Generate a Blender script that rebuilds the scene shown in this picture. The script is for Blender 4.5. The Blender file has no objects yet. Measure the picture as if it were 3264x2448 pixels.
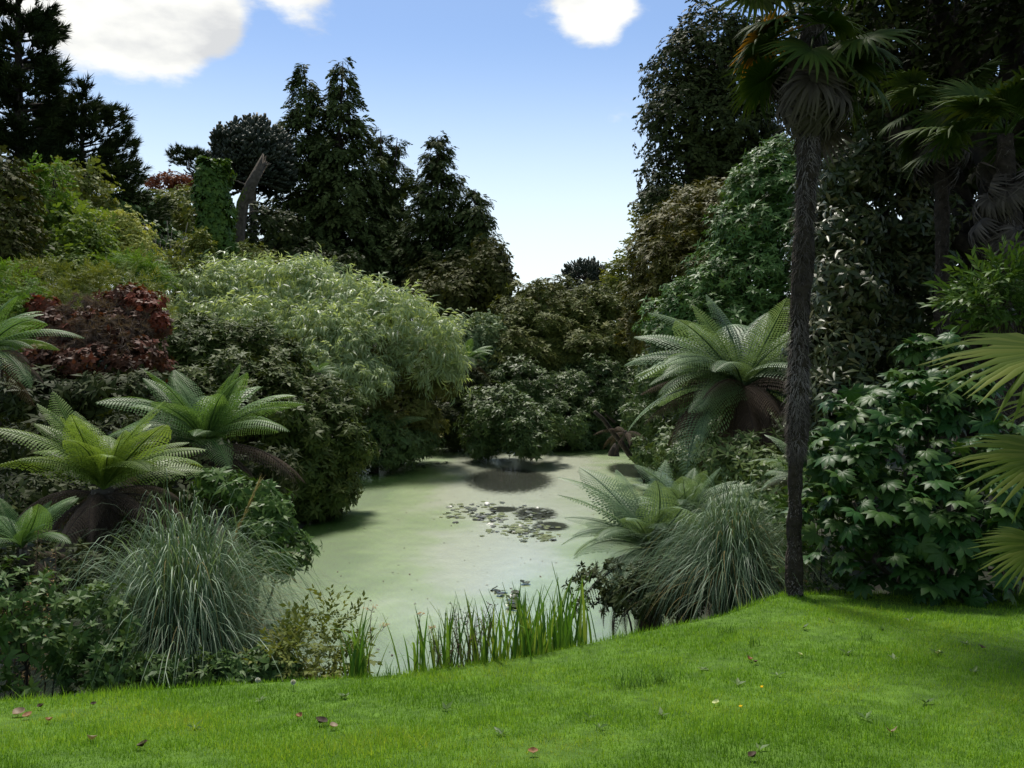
import bpy, math
import numpy as np
from mathutils import Matrix, Vector

# ------------------------------------------------------------------ camera, sky, sun, exposure
CZ, F, HY = 4.2, 2632.0, 1130.0          # eye height above the pond, focal length and horizon row in photo pixels
scene = bpy.context.scene
col = scene.collection
cam_d = bpy.data.cameras.new('camera'); cam = bpy.data.objects.new('camera', cam_d); col.objects.link(cam)
cam.location = (0, 0, CZ); cam.rotation_euler = (math.radians(90), 0, 0)
cam_d.sensor_width = 36; cam_d.lens = 36*F/3264; cam_d.shift_y = -(1224-HY)/3264
cam_d.clip_start = 0.05; cam_d.clip_end = 3000
scene.camera = cam

SUN_EL, SUN_AZ = 60.0, -14.0             # degrees; azimuth from +Y (ahead), negative = left
EXPOSURE = 0.78
def sun_dir():
    e, a = math.radians(SUN_EL), math.radians(SUN_AZ)
    return Vector((math.sin(a)*math.cos(e), math.cos(a)*math.cos(e), math.sin(e)))
sun_d = bpy.data.lights.new('sun', 'SUN'); sun_d.energy = 3.0; sun_d.angle = math.radians(12); sun_d.color = (1, .95, .86)
sun = bpy.data.objects.new('sun', sun_d); col.objects.link(sun)
sun.rotation_euler = (-sun_dir()).to_track_quat('-Z', 'Y').to_euler()

world = bpy.data.worlds.new('World'); scene.world = world; world.use_nodes = True
def build_world():
    nt = world.node_tree; N = nt.nodes; L = nt.links; N.clear()
    out = N.new('ShaderNodeOutputWorld'); bg = N.new('ShaderNodeBackground'); bg.inputs[1].default_value = 0.09
    L.new(bg.outputs[0], out.inputs[0])
    sky = N.new('ShaderNodeTexSky'); sky.sky_type = 'NISHITA'; sky.sun_disc = False
    sky.sun_elevation = math.radians(SUN_EL); sky.sun_rotation = math.radians(SUN_AZ)
    sky.air_density = .9; sky.dust_density = 0.3; sky.ozone_density = 2.6
    tc = N.new('ShaderNodeTexCoord')
    sep = N.new('ShaderNodeSeparateXYZ'); L.new(tc.outputs['Generated'], sep.inputs[0])
    mp = N.new('ShaderNodeMapping'); mp.inputs['Scale'].default_value = (1, 1, 2.2); L.new(tc.outputs['Generated'], mp.inputs[0])
    nz = N.new('ShaderNodeTexNoise'); nz.inputs['Scale'].default_value = 5.5; nz.inputs['Detail'].default_value = 10; nz.inputs['Roughness'].default_value = .6
    L.new(mp.outputs[0], nz.inputs['Vector'])
    acc = nz.outputs['Fac']
    def math_(op, a, b, clamp=False):
        m = N.new('ShaderNodeMath'); m.operation = op; m.use_clamp = clamp
        for i, v in enumerate((a, b)):
            if hasattr(v, 'links'): L.new(v, m.inputs[i])
            else: m.inputs[i].default_value = v
        return m.outputs[0]
    # cumulus standing over the valley: (photo x, photo y, angular radius, weight)
    acc = math_('ADD', math_('MULTIPLY', acc, .85), .02)
    hi = N.new('ShaderNodeMapRange'); hi.interpolation_type = 'SMOOTHSTEP'     # broken cloud thickens overhead, all round
    hi.inputs[1].default_value = .38; hi.inputs[2].default_value = .75; hi.inputs[3].default_value = 0; hi.inputs[4].default_value = .17
    L.new(sep.outputs[2], hi.inputs[0]); acc = math_('ADD', acc, hi.outputs[0])
    for px, py, r, w in ((190, -60, .17, .34), (420, 0, .12, .33), (600, 85, .085, .33), (715, 75, .05, .24), (950, -30, .07, .24), (1870, -60, .10, .30), (1900, 55, .055, .24)):
        d = Vector(((px-1632)/F, 1, (HY-py)/F)).normalized()
        vm = N.new('ShaderNodeVectorMath'); vm.operation = 'DISTANCE'; L.new(tc.outputs['Generated'], vm.inputs[0]); vm.inputs[1].default_value = d
        mr = N.new('ShaderNodeMapRange'); mr.interpolation_type = 'SMOOTHSTEP'
        mr.inputs[1].default_value = 0; mr.inputs[2].default_value = r; mr.inputs[3].default_value = w; mr.inputs[4].default_value = 0
        L.new(vm.outputs['Value'], mr.inputs[0]); acc = math_('ADD', acc, mr.outputs[0])
    cm = N.new('ShaderNodeMapRange'); cm.interpolation_type = 'SMOOTHSTEP'
    cm.inputs[1].default_value = .56; cm.inputs[2].default_value = .73; L.new(acc, cm.inputs[0])
    # thin bright haze low over the horizon, the same all round
    hz = N.new('ShaderNodeMapRange'); hz.interpolation_type = 'SMOOTHSTEP'
    hz.inputs[1].default_value = .03; hz.inputs[2].default_value = .38; hz.inputs[3].default_value = 1.0; hz.inputs[4].default_value = 0
    L.new(sep.outputs[2], hz.inputs[0])
    mx0 = N.new('ShaderNodeMix'); mx0.data_type = 'RGBA'; L.new(hz.outputs[0], mx0.inputs[0]); L.new(sky.outputs[0], mx0.inputs[6]); mx0.inputs[7].default_value = (6.6, 7.4, 7.5, 1)
    mx = N.new('ShaderNodeMix'); mx.data_type = 'RGBA'; L.new(cm.outputs[0], mx.inputs[0]); L.new(mx0.outputs[2], mx.inputs[6])
    n2 = N.new('ShaderNodeTexNoise'); n2.inputs['Scale'].default_value = 9; n2.inputs['Detail'].default_value = 6; L.new(mp.outputs[0], n2.inputs['Vector'])
    cr = N.new('ShaderNodeValToRGB'); cr.color_ramp.elements[0].position = .38; cr.color_ramp.elements[0].color = (4.7, 4.8, 4.9, 1); cr.color_ramp.elements[1].position = .56; cr.color_ramp.elements[1].color = (6.8, 6.8, 6.5, 1)
    L.new(n2.outputs['Fac'], cr.inputs[0]); L.new(cr.outputs[0], mx.inputs[7])
    L.new(mx.outputs[2], bg.inputs[0])
build_world()
vs = scene.view_settings
vs.view_transform = 'Standard'; vs.look = 'None'; vs.exposure = EXPOSURE; vs.gamma = 1; vs.use_curve_mapping = False
scene.cycles.max_bounces = 5; scene.cycles.diffuse_bounces = 2; scene.cycles.glossy_bounces = 2; scene.cycles.transmission_bounces = 3
scene.cycles.use_denoising = True

# ------------------------------------------------------------------ helpers
def RNG(s): return np.random.default_rng(s)
def P(px, py, d): return np.array([(px-1632)/F*d, d, CZ-(py-HY)/F*d])
def X(px, d): return (px-1632)/F*d
def Z(py, d): return CZ-(py-HY)/F*d
def nrm(v): return v/np.maximum(np.linalg.norm(v, axis=-1, keepdims=True), 1e-9)
def snoise(x, y, s=0):
    return (np.sin(x*1.0+s*1.7+1.3*np.sin(y*.8+s))+np.sin(y*1.27-s*.9+1.1*np.sin(x*.63+2*s))+np.sin((x+y)*.71+s*2.3)+np.sin((x-y)*1.9+s*.4)*.6)/3.6

TRIS = [0]
class MB:
    """collects triangles, with one random value for each leaf and a material index"""
    def __init__(s): s.v=[]; s.t=[]; s.r=[]; s.m=[]; s.n=0
    def add(s, V, T, r=0.5, m=0):
        V=np.asarray(V,float).reshape(-1,3); T=np.asarray(T,int).reshape(-1,3)
        s.v.append(V); s.t.append(T+s.n); s.r.append(np.broadcast_to(np.asarray(r,float),(len(V),)).copy()); s.m.append(np.full(len(T),m,int)); s.n+=len(V)
        return s
    def arrays(s): return np.concatenate(s.v), np.concatenate(s.t), np.concatenate(s.r), np.concatenate(s.m)
    def mesh(s, name, mats, smooth=False):
        V,T,R,M=s.arrays(); me=bpy.data.meshes.new(name)
        me.vertices.add(len(V)); me.vertices.foreach_set('co', V.astype(np.float32).ravel())
        me.loops.add(len(T)*3); me.loops.foreach_set('vertex_index', T.astype(np.int32).ravel())
        me.polygons.add(len(T)); me.polygons.foreach_set('loop_start', np.arange(0,len(T)*3,3,dtype=np.int32))
        me.polygons.foreach_set('material_index', M.astype(np.int32))
        if smooth: me.polygons.foreach_set('use_smooth', np.ones(len(T),dtype=bool))
        a=me.attributes.new('rnd','FLOAT','POINT'); a.data.foreach_set('value', R.astype(np.float32))
        for m in (mats if isinstance(mats,(list,tuple)) else [mats]): me.materials.append(m)
        me.update(calc_edges=True); TRIS[0]+=len(T)
        return me
    def obj(s, name, mats, parent=None, smooth=False): return link(name, s.mesh(name, mats, smooth), parent)

def link(name, data, parent=None, M=None):
    o=bpy.data.objects.new(name, data); col.objects.link(o)
    if parent is not None: o.parent=parent
    if M is not None: o.matrix_basis=M
    return o
def tag(o, label, cat, group=None, kind=None):
    if label: o['label']=label
    if cat: o['category']=cat
    if group: o['group']=group
    if kind: o['kind']=kind
    return o
def thing(name, label, cat, loc=(0,0,0), group=None):
    o=link(name, None); o.location=loc; o.empty_display_size=.2
    return tag(o, label, cat, group)
def world_part(mb, name, mats, root, smooth=False):
    """mesh collected in world coordinates, hung under a thing's Empty"""
    V0=np.array(root.location)
    mb.v=[v-V0 for v in mb.v]
    return mb.obj(name, mats, root, smooth)

def frames_n(n, spin):
    n=nrm(n); h=np.where(np.abs(n[:,2:3])<.9, np.array([[0,0,1.]]), np.array([[1.,0,0]]))
    a=nrm(np.cross(h,n)); b=np.cross(n,a); c,s=np.cos(spin)[:,None],np.sin(spin)[:,None]
    return np.stack([a*c+b*s, -a*s+b*c, n],axis=2)
def frames_fu(f, u):
    f=nrm(f); y=nrm(np.cross(u,f)); z=np.cross(f,y)
    return np.stack([f,y,z],axis=2)
def scatter(mb, tmpls, pos, R, scale, rnd, m=0, rng=None, leafvar=.25):
    """copies leaf-cluster templates (V, T, leaf id) to many places as real triangles"""
    rng=rng or RNG(1); pick=rng.integers(0,len(tmpls),len(pos))
    for k,(V,T,lid) in enumerate(tmpls):
        i=np.where(pick==k)[0]
        if not len(i): continue
        W=np.einsum('nij,vj->nvi', R[i], V)*scale[i][:,None,None]+pos[i][:,None,:]
        nl=lid.max()+1; lv=rng.random((len(i),nl))
        r=np.clip(rnd[i][:,None]*(1-leafvar)+lv[:,lid]*leafvar,0,1)
        TT=(T[None]+(np.arange(len(i))*len(V))[:,None,None]).reshape(-1,3)
        mb.add(W.reshape(-1,3), TT, r.ravel(), m)

def tube(path, rad, n=7):
    path=np.asarray(path,float); rad=np.asarray(rad,float)
    t=nrm(np.gradient(path,axis=0)); ref=np.array([1.,.13,.07]) if abs(t[0][2])>.6 else np.array([0,0,1.])
    a=nrm(np.cross(t,ref)); b=np.cross(t,a); th=np.linspace(0,2*np.pi,n,endpoint=False)
    V=(path[:,None]+rad[:,None,None]*(a[:,None]*np.cos(th)[None,:,None]+b[:,None]*np.sin(th)[None,:,None])).reshape(-1,3)
    T=[]
    for i in range(len(path)-1):
        for j in range(n):
            p,q=i*n+j,i*n+(j+1)%n; T+=[(p,q,p+n),(q,q+n,p+n)]
    k=len(V); V=np.vstack([V,path[-1:]]); T+=[((len(path)-1)*n+j,(len(path)-1)*n+(j+1)%n,k) for j in range(n)]
    return V,np.array(T)
def limb(mb, a, b, r0, r1, rng, sag=0.0, n=6, k=7, m=0, wob=.06):
    a,b=np.asarray(a,float),np.asarray(b,float); t=np.linspace(0,1,k)[:,None]; L=np.linalg.norm(b-a)
    p=a+(b-a)*t; p[:,2]+=sag*L*np.sin(np.pi*t[:,0]); p[1:-1]+=rng.normal(0,wob*L/3,(k-2,3))
    V,T=tube(p, r0+(r1-r0)*np.linspace(0,1,k), n); mb.add(V,T,rng.random(),m)

# ------------------------------------------------------------------ materials
MATS={}
def ramp_mat(name, cols, rough=.5, spec=.5, transl=0.0, attr='rnd', bump=0, bscale=60, tcol=1.25, warm=True):
    m=bpy.data.materials.new(name); m.use_nodes=True; nt=m.node_tree; N=nt.nodes; L=nt.links; N.clear()
    out=N.new('ShaderNodeOutputMaterial'); pr=N.new('ShaderNodeBsdfPrincipled')
    pr.inputs['Roughness'].default_value=rough; pr.inputs['Specular IOR Level'].default_value=spec
    if transl>0 and warm: cols=[(c[0]*1.52,c[1]*1.42,c[2]*.88) for c in cols]; pr.inputs['Roughness'].default_value=min(1,rough+.1); pr.inputs['Specular IOR Level'].default_value=spec*.28
    at=N.new('ShaderNodeAttribute'); at.attribute_name=attr
    rp=N.new('ShaderNodeValToRGB'); e=rp.color_ramp.elements
    while len(e)<len(cols): e.new(.5)
    for i,c in enumerate(cols): e[i].position=i/max(1,len(cols)-1); e[i].color=(*c,1)
    L.new(at.outputs['Fac'],rp.inputs[0])
    L.new(rp.outputs[0],pr.inputs['Base Color'])
    if bump:
        tc=N.new('ShaderNodeTexCoord'); nz=N.new('ShaderNodeTexNoise'); nz.inputs['Scale'].default_value=bscale; nz.inputs['Detail'].default_value=6
        L.new(tc.outputs['Object'],nz.inputs['Vector']); bp=N.new('ShaderNodeBump'); bp.inputs['Strength'].default_value=bump; bp.inputs['Distance'].default_value=.05
        L.new(nz.outputs['Fac'],bp.inputs['Height']); L.new(bp.outputs[0],pr.inputs['Normal'])
        mx=N.new('ShaderNodeMix'); mx.data_type='RGBA'; mx.blend_type='MULTIPLY'; mx.inputs[0].default_value=.75
        r2=N.new('ShaderNodeMapRange'); r2.inputs[1].default_value=.3; r2.inputs[2].default_value=.7; r2.inputs[3].default_value=.35; r2.inputs[4].default_value=1.4
        L.new(nz.outputs['Fac'],r2.inputs[0]); L.new(rp.outputs[0],mx.inputs[6]); L.new(r2.outputs[0],mx.inputs[7]); L.new(mx.outputs[2],pr.inputs['Base Color'])
    if transl>0:
        tr=N.new('ShaderNodeBsdfTranslucent'); mt=N.new('ShaderNodeMix'); mt.data_type='RGBA'; mt.blend_type='MULTIPLY'; mt.inputs[0].default_value=1
        L.new(rp.outputs[0],mt.inputs[6]); mt.inputs[7].default_value=(1.25*tcol,1.2*tcol,.6*tcol,1); L.new(mt.outputs[2],tr.inputs[0])
        ms=N.new('ShaderNodeMixShader'); ms.inputs[0].default_value=transl; L.new(pr.outputs[0],ms.inputs[1]); L.new(tr.outputs[0],ms.inputs[2]); L.new(ms.outputs[0],out.inputs[0])
    else: L.new(pr.outputs[0],out.inputs[0])
    MATS[name]=m; return m
G=ramp_mat
G('pine_needles',[(.010,.018,.009),(.018,.030,.013),(.030,.042,.017)],.6,.25,.05)
G('cypress_sprays',[(.022,.036,.016),(.038,.058,.025),(.062,.082,.036)],.6,.25,.08)
G('spruce_sprays',[(.019,.032,.016),(.032,.050,.021),(.052,.066,.027)],.6,.25,.08)
G('monkey_puzzle_scales',[(.016,.026,.014),(.026,.036,.018),(.04,.046,.022)],.6,.3,0)
G('yew_leaves',[(.022,.030,.010),(.036,.044,.014),(.055,.055,.018)],.55,.3,.1)
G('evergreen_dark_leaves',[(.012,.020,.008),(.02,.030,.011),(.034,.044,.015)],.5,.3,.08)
G('rhododendron_leaves',[(.020,.036,.010),(.036,.058,.016),(.070,.086,.026)],.46,.4,.12)
G('rhododendron_green_leaves',[(.025,.060,.022),(.045,.100,.034),(.085,.150,.05)],.38,.55,.14)
G('rhododendron_brown_leaves',[(.036,.044,.014),(.064,.068,.020),(.10,.088,.028)],.45,.45,.12)
G('rhododendron_olive_leaves',[(.034,.050,.016),(.058,.076,.023),(.10,.104,.032)],.5,.4,.12)
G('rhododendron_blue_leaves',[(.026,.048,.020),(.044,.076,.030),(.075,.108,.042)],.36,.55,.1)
G('azalea_leaves',[(.05,.062,.025),(.085,.10,.038),(.13,.125,.06)],.5,.4,.15)
G('bamboo_leaves',[(.14,.20,.075),(.27,.35,.16),(.45,.52,.29)],.42,.35,.4,warm=False)
G('sycamore_leaves',[(.042,.080,.018),(.072,.12,.027),(.12,.165,.04)],.5,.4,.3)
G('olive_leaves',[(.05,.075,.022),(.085,.11,.034),(.12,.13,.04)],.5,.4,.22)
G('variegated_leaves',[(.13,.17,.055),(.22,.25,.09),(.34,.34,.15)],.5,.4,.22)
G('grey_green_leaves',[(.045,.08,.05),(.085,.13,.08),(.16,.2,.13)],.45,.45,.15)
G('bright_green_leaves',[(.036,.082,.015),(.064,.13,.022),(.11,.18,.034)],.5,.4,.25)
G('ivy_leaves',[(.022,.052,.014),(.038,.08,.02),(.066,.115,.028)],.42,.5,.15)
G('smoke_bush_leaves',[(.030,.016,.014),(.052,.024,.019),(.12,.028,.02)],.45,.45,.2)
G('smoke_plumes',[(.07,.048,.036),(.11,.078,.058),(.16,.12,.09)],.8,.2,.2,warm=False)
G('copper_leaves',[(.05,.018,.015),(.09,.03,.022),(.13,.05,.03)],.5,.4,.2)
G('magnolia_leaves',[(.016,.026,.014),(.026,.040,.020),(.07,.07,.035)],.28,.7,.05)
G('fatsia_leaves',[(.014,.050,.016),(.020,.050,.015),(.036,.075,.022)],.34,.55,.1)
G('bay_leaves',[(.022,.05,.014),(.038,.08,.021),(.07,.12,.03)],.35,.5,.15)
G('herb_leaves',[(.022,.048,.018),(.036,.075,.026),(.07,.11,.04)],.4,.5,.15)
G('fern_green',[(.052,.11,.026),(.088,.17,.042),(.15,.245,.075)],.5,.4,.3,warm=False)
G('fern_yellow_green',[(.075,.13,.022),(.135,.21,.036),(.22,.31,.075)],.5,.4,.32,warm=False)
G('fern_blue_green',[(.07,.125,.055),(.12,.19,.09),(.21,.30,.16)],.5,.4,.25,warm=False)
G('fern_dead',[(.042,.030,.022),(.07,.05,.035),(.11,.082,.055)],.8,.15,.1,warm=False)
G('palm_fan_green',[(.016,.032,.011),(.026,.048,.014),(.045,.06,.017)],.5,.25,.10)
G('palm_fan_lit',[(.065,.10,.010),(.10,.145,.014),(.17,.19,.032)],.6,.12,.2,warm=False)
G('palm_fan_orange',[(.28,.13,.018),(.42,.20,.025),(.5,.26,.04)],.55,.35,.35)
G('palm_fan_turning',[(.03,.055,.015),(.06,.075,.018),(.30,.13,.02),(.42,.2,.03)],.5,.35,.3)
G('palm_fan_dead',[(.035,.028,.02),(.06,.05,.038),(.12,.10,.08)],.75,.2,.1,warm=False)
G('palm_fibre',[(.032,.026,.018),(.08,.068,.052),(.21,.185,.155)],.85,.15,.0)
G('palm_trunk',[(.03,.023,.016),(.05,.04,.03)],.9,.15,0,bump=1.0,bscale=14)
G('bark',[(.035,.028,.02),(.06,.05,.038)],.9,.2,0,bump=.8,bscale=10)
G('pale_bark',[(.10,.085,.065),(.16,.14,.11)],.9,.2,0,bump=.6,bscale=8)
G('weathered_bark',[(.06,.05,.038),(.10,.085,.065)],.9,.2,0,bump=.9,bscale=7)
G('grey_twigs',[(.17,.15,.115),(.26,.235,.19)],.8,.2,0)
G('moss',[(.04,.075,.012),(.07,.12,.02),(.10,.16,.03)],.8,.2,.1)
G('pampas_blades',[(.045,.085,.036),(.10,.165,.078),(.24,.33,.20)],.5,.3,.2,warm=False)
G('pampas_dry',[(.12,.10,.06),(.2,.17,.11),(.3,.25,.18)],.6,.3,.2)
G('iris_blades',[(.04,.10,.02),(.065,.15,.03),(.14,.21,.06)],.4,.5,.25)
G('dry_stems',[(.06,.035,.026),(.10,.06,.04),(.15,.1,.06)],.8,.2,0)
G('flower_bracts',[(.16,.10,.075),(.22,.16,.12),(.3,.25,.2)],.7,.2,.15)
G('lily_pads',[(.014,.022,.011),(.085,.115,.032),(.17,.20,.062)],.4,.5,0)
G('grass_blades',[(.042,.102,.012),(.084,.185,.021),(.155,.265,.038),(.26,.28,.08)],.5,.35,.35)
G('coarse_grass',[(.05,.11,.03),(.08,.16,.04)],.45,.4,.25)
G('fallen_orange',[(.20,.085,.03),(.26,.13,.05)],.6,.3,.1,warm=False)
G('fallen_tan',[(.2,.14,.08),(.27,.20,.13)],.6,.3,.1,warm=False)
G('fallen_brown',[(.04,.024,.011),(.075,.045,.02)],.7,.3,0)
G('fallen_pale',[(.3,.35,.25),(.4,.45,.33)],.5,.4,.1)
G('seed_down',[(.6,.6,.57),(.7,.7,.68)],.9,.1,.2,warm=False)
G('flower_yellow',[(.6,.4,.02),(.7,.5,.03)],.6,.3,.2)
G('wire',[(.25,.24,.22),(.25,.24,.22)],.5,.5,0)

def soil_mat():
    m=bpy.data.materials.new('soil'); m.use_nodes=True; nt=m.node_tree; N=nt.nodes; L=nt.links; pr=N['Principled BSDF']
    tc=N.new('ShaderNodeTexCoord'); nz=N.new('ShaderNodeTexNoise'); nz.inputs['Scale'].default_value=2.5; nz.inputs['Detail'].default_value=10
    L.new(tc.outputs['Object'],nz.inputs['Vector']); rp=N.new('ShaderNodeValToRGB'); e=rp.color_ramp.elements
    e[0].position=.35; e[0].color=(.018,.014,.008,1); e[1].position=.7; e[1].color=(.03,.045,.014,1)
    L.new(nz.outputs['Fac'],rp.inputs[0]); L.new(rp.outputs[0],pr.inputs['Base Color']); pr.inputs['Roughness'].default_value=.95
    bp=N.new('ShaderNodeBump'); bp.inputs['Strength'].default_value=.8; L.new(nz.outputs['Fac'],bp.inputs['Height']); L.new(bp.outputs[0],pr.inputs['Normal'])
    return m
def turf_mat():
    m=bpy.data.materials.new('turf'); m.use_nodes=True; nt=m.node_tree; N=nt.nodes; L=nt.links; pr=N['Principled BSDF']
    tc=N.new('ShaderNodeTexCoord'); nz=N.new('ShaderNodeTexNoise'); nz.inputs['Scale'].default_value=9; nz.inputs['Detail'].default_value=10
    L.new(tc.outputs['Object'],nz.inputs['Vector']); rp=N.new('ShaderNodeValToRGB'); e=rp.color_ramp.elements
    e[0].position=.35; e[0].color=(.045,.095,.010,1); e[1].position=.7; e[1].color=(.10,.19,.018,1)
    L.new(nz.outputs['Fac'],rp.inputs[0]); L.new(rp.outputs[0],pr.inputs['Base Color']); pr.inputs['Roughness'].default_value=.9; pr.inputs['Specular IOR Level'].default_value=.2
    bp=N.new('ShaderNodeBump'); bp.inputs['Strength'].default_value=.6; L.new(nz.outputs['Fac'],bp.inputs['Height']); L.new(bp.outputs[0],pr.inputs['Normal'])
    return m
# open water where the duckweed has drifted apart: (x, y, half width, half length)
OPEN_WATER=((.62,21.8,.75,1.2),(.95,20.2,.6,.75),(-.25,22.4,.55,.6),(-.1,27.8,2.0,3.8),(4.3,30,1.1,2.6))
def water_mat():
    m=bpy.data.materials.new('duckweed_water'); m.use_nodes=True; nt=m.node_tree; N=nt.nodes; L=nt.links; N.clear()
    out=N.new('ShaderNodeOutputMaterial'); weed=N.new('ShaderNodeBsdfPrincipled'); wat=N.new('ShaderNodeBsdfPrincipled'); ms=N.new('ShaderNodeMixShader')
    L.new(ms.outputs[0],out.inputs[0]); L.new(weed.outputs[0],ms.inputs[1]); L.new(wat.outputs[0],ms.inputs[2])
    tc=N.new('ShaderNodeTexCoord'); co=tc.outputs['Object']
    def noise(s,d=6,r=.5):
        n=N.new('ShaderNodeTexNoise'); n.inputs['Scale'].default_value=s; n.inputs['Detail'].default_value=d; n.inputs['Roughness'].default_value=r; L.new(co,n.inputs['Vector']); return n.outputs['Fac']
    def mr(x,a,b,c,d,sm=True):
        n=N.new('ShaderNodeMapRange'); n.inputs[1].default_value=a; n.inputs[2].default_value=b; n.inputs[3].default_value=c; n.inputs[4].default_value=d
        if sm: n.interpolation_type='SMOOTHSTEP'
        L.new(x,n.inputs[0]); return n.outputs[0]
    def mth(op,a,b):
        n=N.new('ShaderNodeMath'); n.operation=op
        for i,v in enumerate((a,b)):
            if hasattr(v,'links'): L.new(v,n.inputs[i])
            else: n.inputs[i].default_value=v
        return n.outputs[0]
    at=N.new('ShaderNodeAttribute'); at.attribute_name='rnd'
    dens=mth('ADD',mth('SUBTRACT',mth('MULTIPLY',at.outputs['Fac'],1.15),.14),mth('MULTIPLY',mth('SUBTRACT',noise(.33,7,.62),.5),1.5))  # falls from the shore inward, with noise; drives the painted sheen below
    rp=N.new('ShaderNodeValToRGB'); e=rp.color_ramp.elements; e[0].position=.0; e[0].color=(.46,.51,.30,1); e[1].position=.70; e[1].color=(.06,.135,.007,1); q=e.new(.30); q.color=(.18,.29,.042,1)  # paler away from the shore: white sky sheen painted into the duckweed colour
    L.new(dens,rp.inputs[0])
    fine=noise(26,3,.6)
    mx=N.new('ShaderNodeMix'); mx.data_type='RGBA'; mx.blend_type='MULTIPLY'; mx.inputs[0].default_value=1
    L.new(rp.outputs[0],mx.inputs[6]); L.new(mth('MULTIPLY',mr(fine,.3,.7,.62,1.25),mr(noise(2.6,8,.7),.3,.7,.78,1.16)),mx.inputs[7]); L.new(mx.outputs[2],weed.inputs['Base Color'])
    weed.inputs['Roughness'].default_value=.6; weed.inputs['Specular IOR Level'].default_value=.3
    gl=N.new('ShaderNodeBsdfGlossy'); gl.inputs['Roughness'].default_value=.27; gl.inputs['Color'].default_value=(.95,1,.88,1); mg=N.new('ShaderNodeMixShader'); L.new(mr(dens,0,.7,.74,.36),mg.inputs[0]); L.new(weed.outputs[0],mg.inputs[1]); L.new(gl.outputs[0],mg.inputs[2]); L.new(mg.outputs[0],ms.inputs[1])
    bp=N.new('ShaderNodeBump'); bp.inputs['Strength'].default_value=.12; bp.inputs['Distance'].default_value=.01; L.new(fine,bp.inputs['Height']); L.new(bp.outputs[0],weed.inputs['Normal']); L.new(bp.outputs[0],gl.inputs['Normal'])
    wat.inputs['Base Color'].default_value=(.012,.014,.012,1); wat.inputs['Roughness'].default_value=.09; wat.inputs['IOR'].default_value=1.33
    wb=N.new('ShaderNodeBump'); wb.inputs['Strength'].default_value=.12; wb.inputs['Distance'].default_value=.05; L.new(noise(2.2,3),wb.inputs['Height']); L.new(wb.outputs[0],wat.inputs['Normal'])
    sp=N.new('ShaderNodeSeparateXYZ'); L.new(co,sp.inputs[0]); tot=None
    for x,y,a,b in OPEN_WATER:
        ex=mth('DIVIDE',mth('SUBTRACT',sp.outputs[0],x),a); ey=mth('DIVIDE',mth('SUBTRACT',sp.outputs[1],y),b)
        r=mth('SQRT',mth('ADD',mth('MULTIPLY',ex,ex),mth('MULTIPLY',ey,ey)),0)
        k=mr(r,.35,1.15,1,0); tot=k if tot is None else mth('MAXIMUM',tot,k)
    # scattered small gaps everywhere, dense in the open patches
    gap=mth('ADD',mth('MULTIPLY',tot,1.25),mth('MULTIPLY',mth('SUBTRACT',noise(7,8,.7),.5),1.3))
    L.new(mth('MULTIPLY',mr(gap,.35,1.0,0,1),.93),ms.inputs[0])
    return m
SOIL,TURF,WATER=soil_mat(),turf_mat(),water_mat()

# ------------------------------------------------------------------ the ground, the pond, the lawn
POND=np.array([(-2.6,10.3),(-4.0,12),(-4.8,16),(-5.1,20),(-5.4,25),(-5.7,31),(-4.6,36),(-2,37.6),(2,37.8),(5,37.2),(6.6,34),(6.3,28),(5.6,23),(4.6,19),(3.6,15.5),(2.4,12.5),(.8,10.7),(-1,10.1)],float)
def smooth_poly(p,k=5):
    out=[]; n=len(p)
    for i in range(n):
        a,b,c,d=p[i-1],p[i],p[(i+1)%n],p[(i+2)%n]
        for t in np.linspace(0,1,k,endpoint=False):
            out.append(.5*((2*b)+(c-a)*t+(2*a-5*b+4*c-d)*t*t+(3*b-a-3*c+d)*t**3))
    return np.array(out)
POND=smooth_poly(POND)
def pond_sd(x,y):
    x=np.asarray(x,float); y=np.asarray(y,float); d=np.full(x.shape,1e9); ins=np.zeros(x.shape,bool); n=len(POND)
    for i in range(n):
        a,b=POND[i],POND[(i+1)%n]; e=b-a
        t=np.clip(((x-a[0])*e[0]+(y-a[1])*e[1])/(e@e),0,1); d=np.minimum(d,np.hypot(x-a[0]-t*e[0],y-a[1]-t*e[1]))
        c=((a[1]>y)!=(b[1]>y)); xx=(b[0]-a[0])*(y-a[1])/np.where(abs(b[1]-a[1])<1e-9,1e-9,b[1]-a[1])+a[0]; ins^=(c&(x<xx))
    return np.where(ins,-d,d)
EX=[-12,-4,-3.1,-2.04,-.79,.15,.87,1.69,2.37,3.2,5,12]; EY=[4.7,4.95,5.03,5.21,5.42,5.76,6.2,6.66,7.25,7.3,7.2,7.0]
def edge(x): return np.interp(x,EX,EY)
def sst(a,b,x): t=np.clip((x-a)/(b-a),0,1); return t*t*(3-2*t)
def H(x,y):
    x=np.asarray(x,float); y=np.asarray(y,float); sd=pond_sd(x,y); e=edge(x)
    lawn=2.1+.5*np.clip((e-y)/(e-3.0),0,1.6)**1.15+.012*snoise(x*2.1,y*2.3,3)
    over=np.maximum(0,y-e)
    bank=2.1*(1-sst(-.5,3.6,over))-.02*np.minimum(over,1)
    s=np.maximum(sd,0)
    left=np.maximum(0,-x-4.2); right=np.maximum(0,x-4.8)
    hill=.12+.22*np.minimum(s,1)+.20*np.minimum(left,40)*sst(0,3,s)+.26*np.minimum(right,30)*sst(0,3,s)+.11*np.clip(y-38,0,26)*sst(36,44,y)+.02*np.clip(y-64,0,200)
    hill=hill+.12*snoise(x*.5,y*.45,1)*sst(1,4,s)
    out=np.maximum(hill*sst(0,6,over),bank)
    out=np.where(y<=e,lawn,out)
    inside=sst(.0,.8,-sd)
    return np.where(sd<0,out*(1-inside)*.3-.05-.6*inside,out)
def Hs(x,y): return float(H(np.array([x]),np.array([y]))[0])
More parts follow.
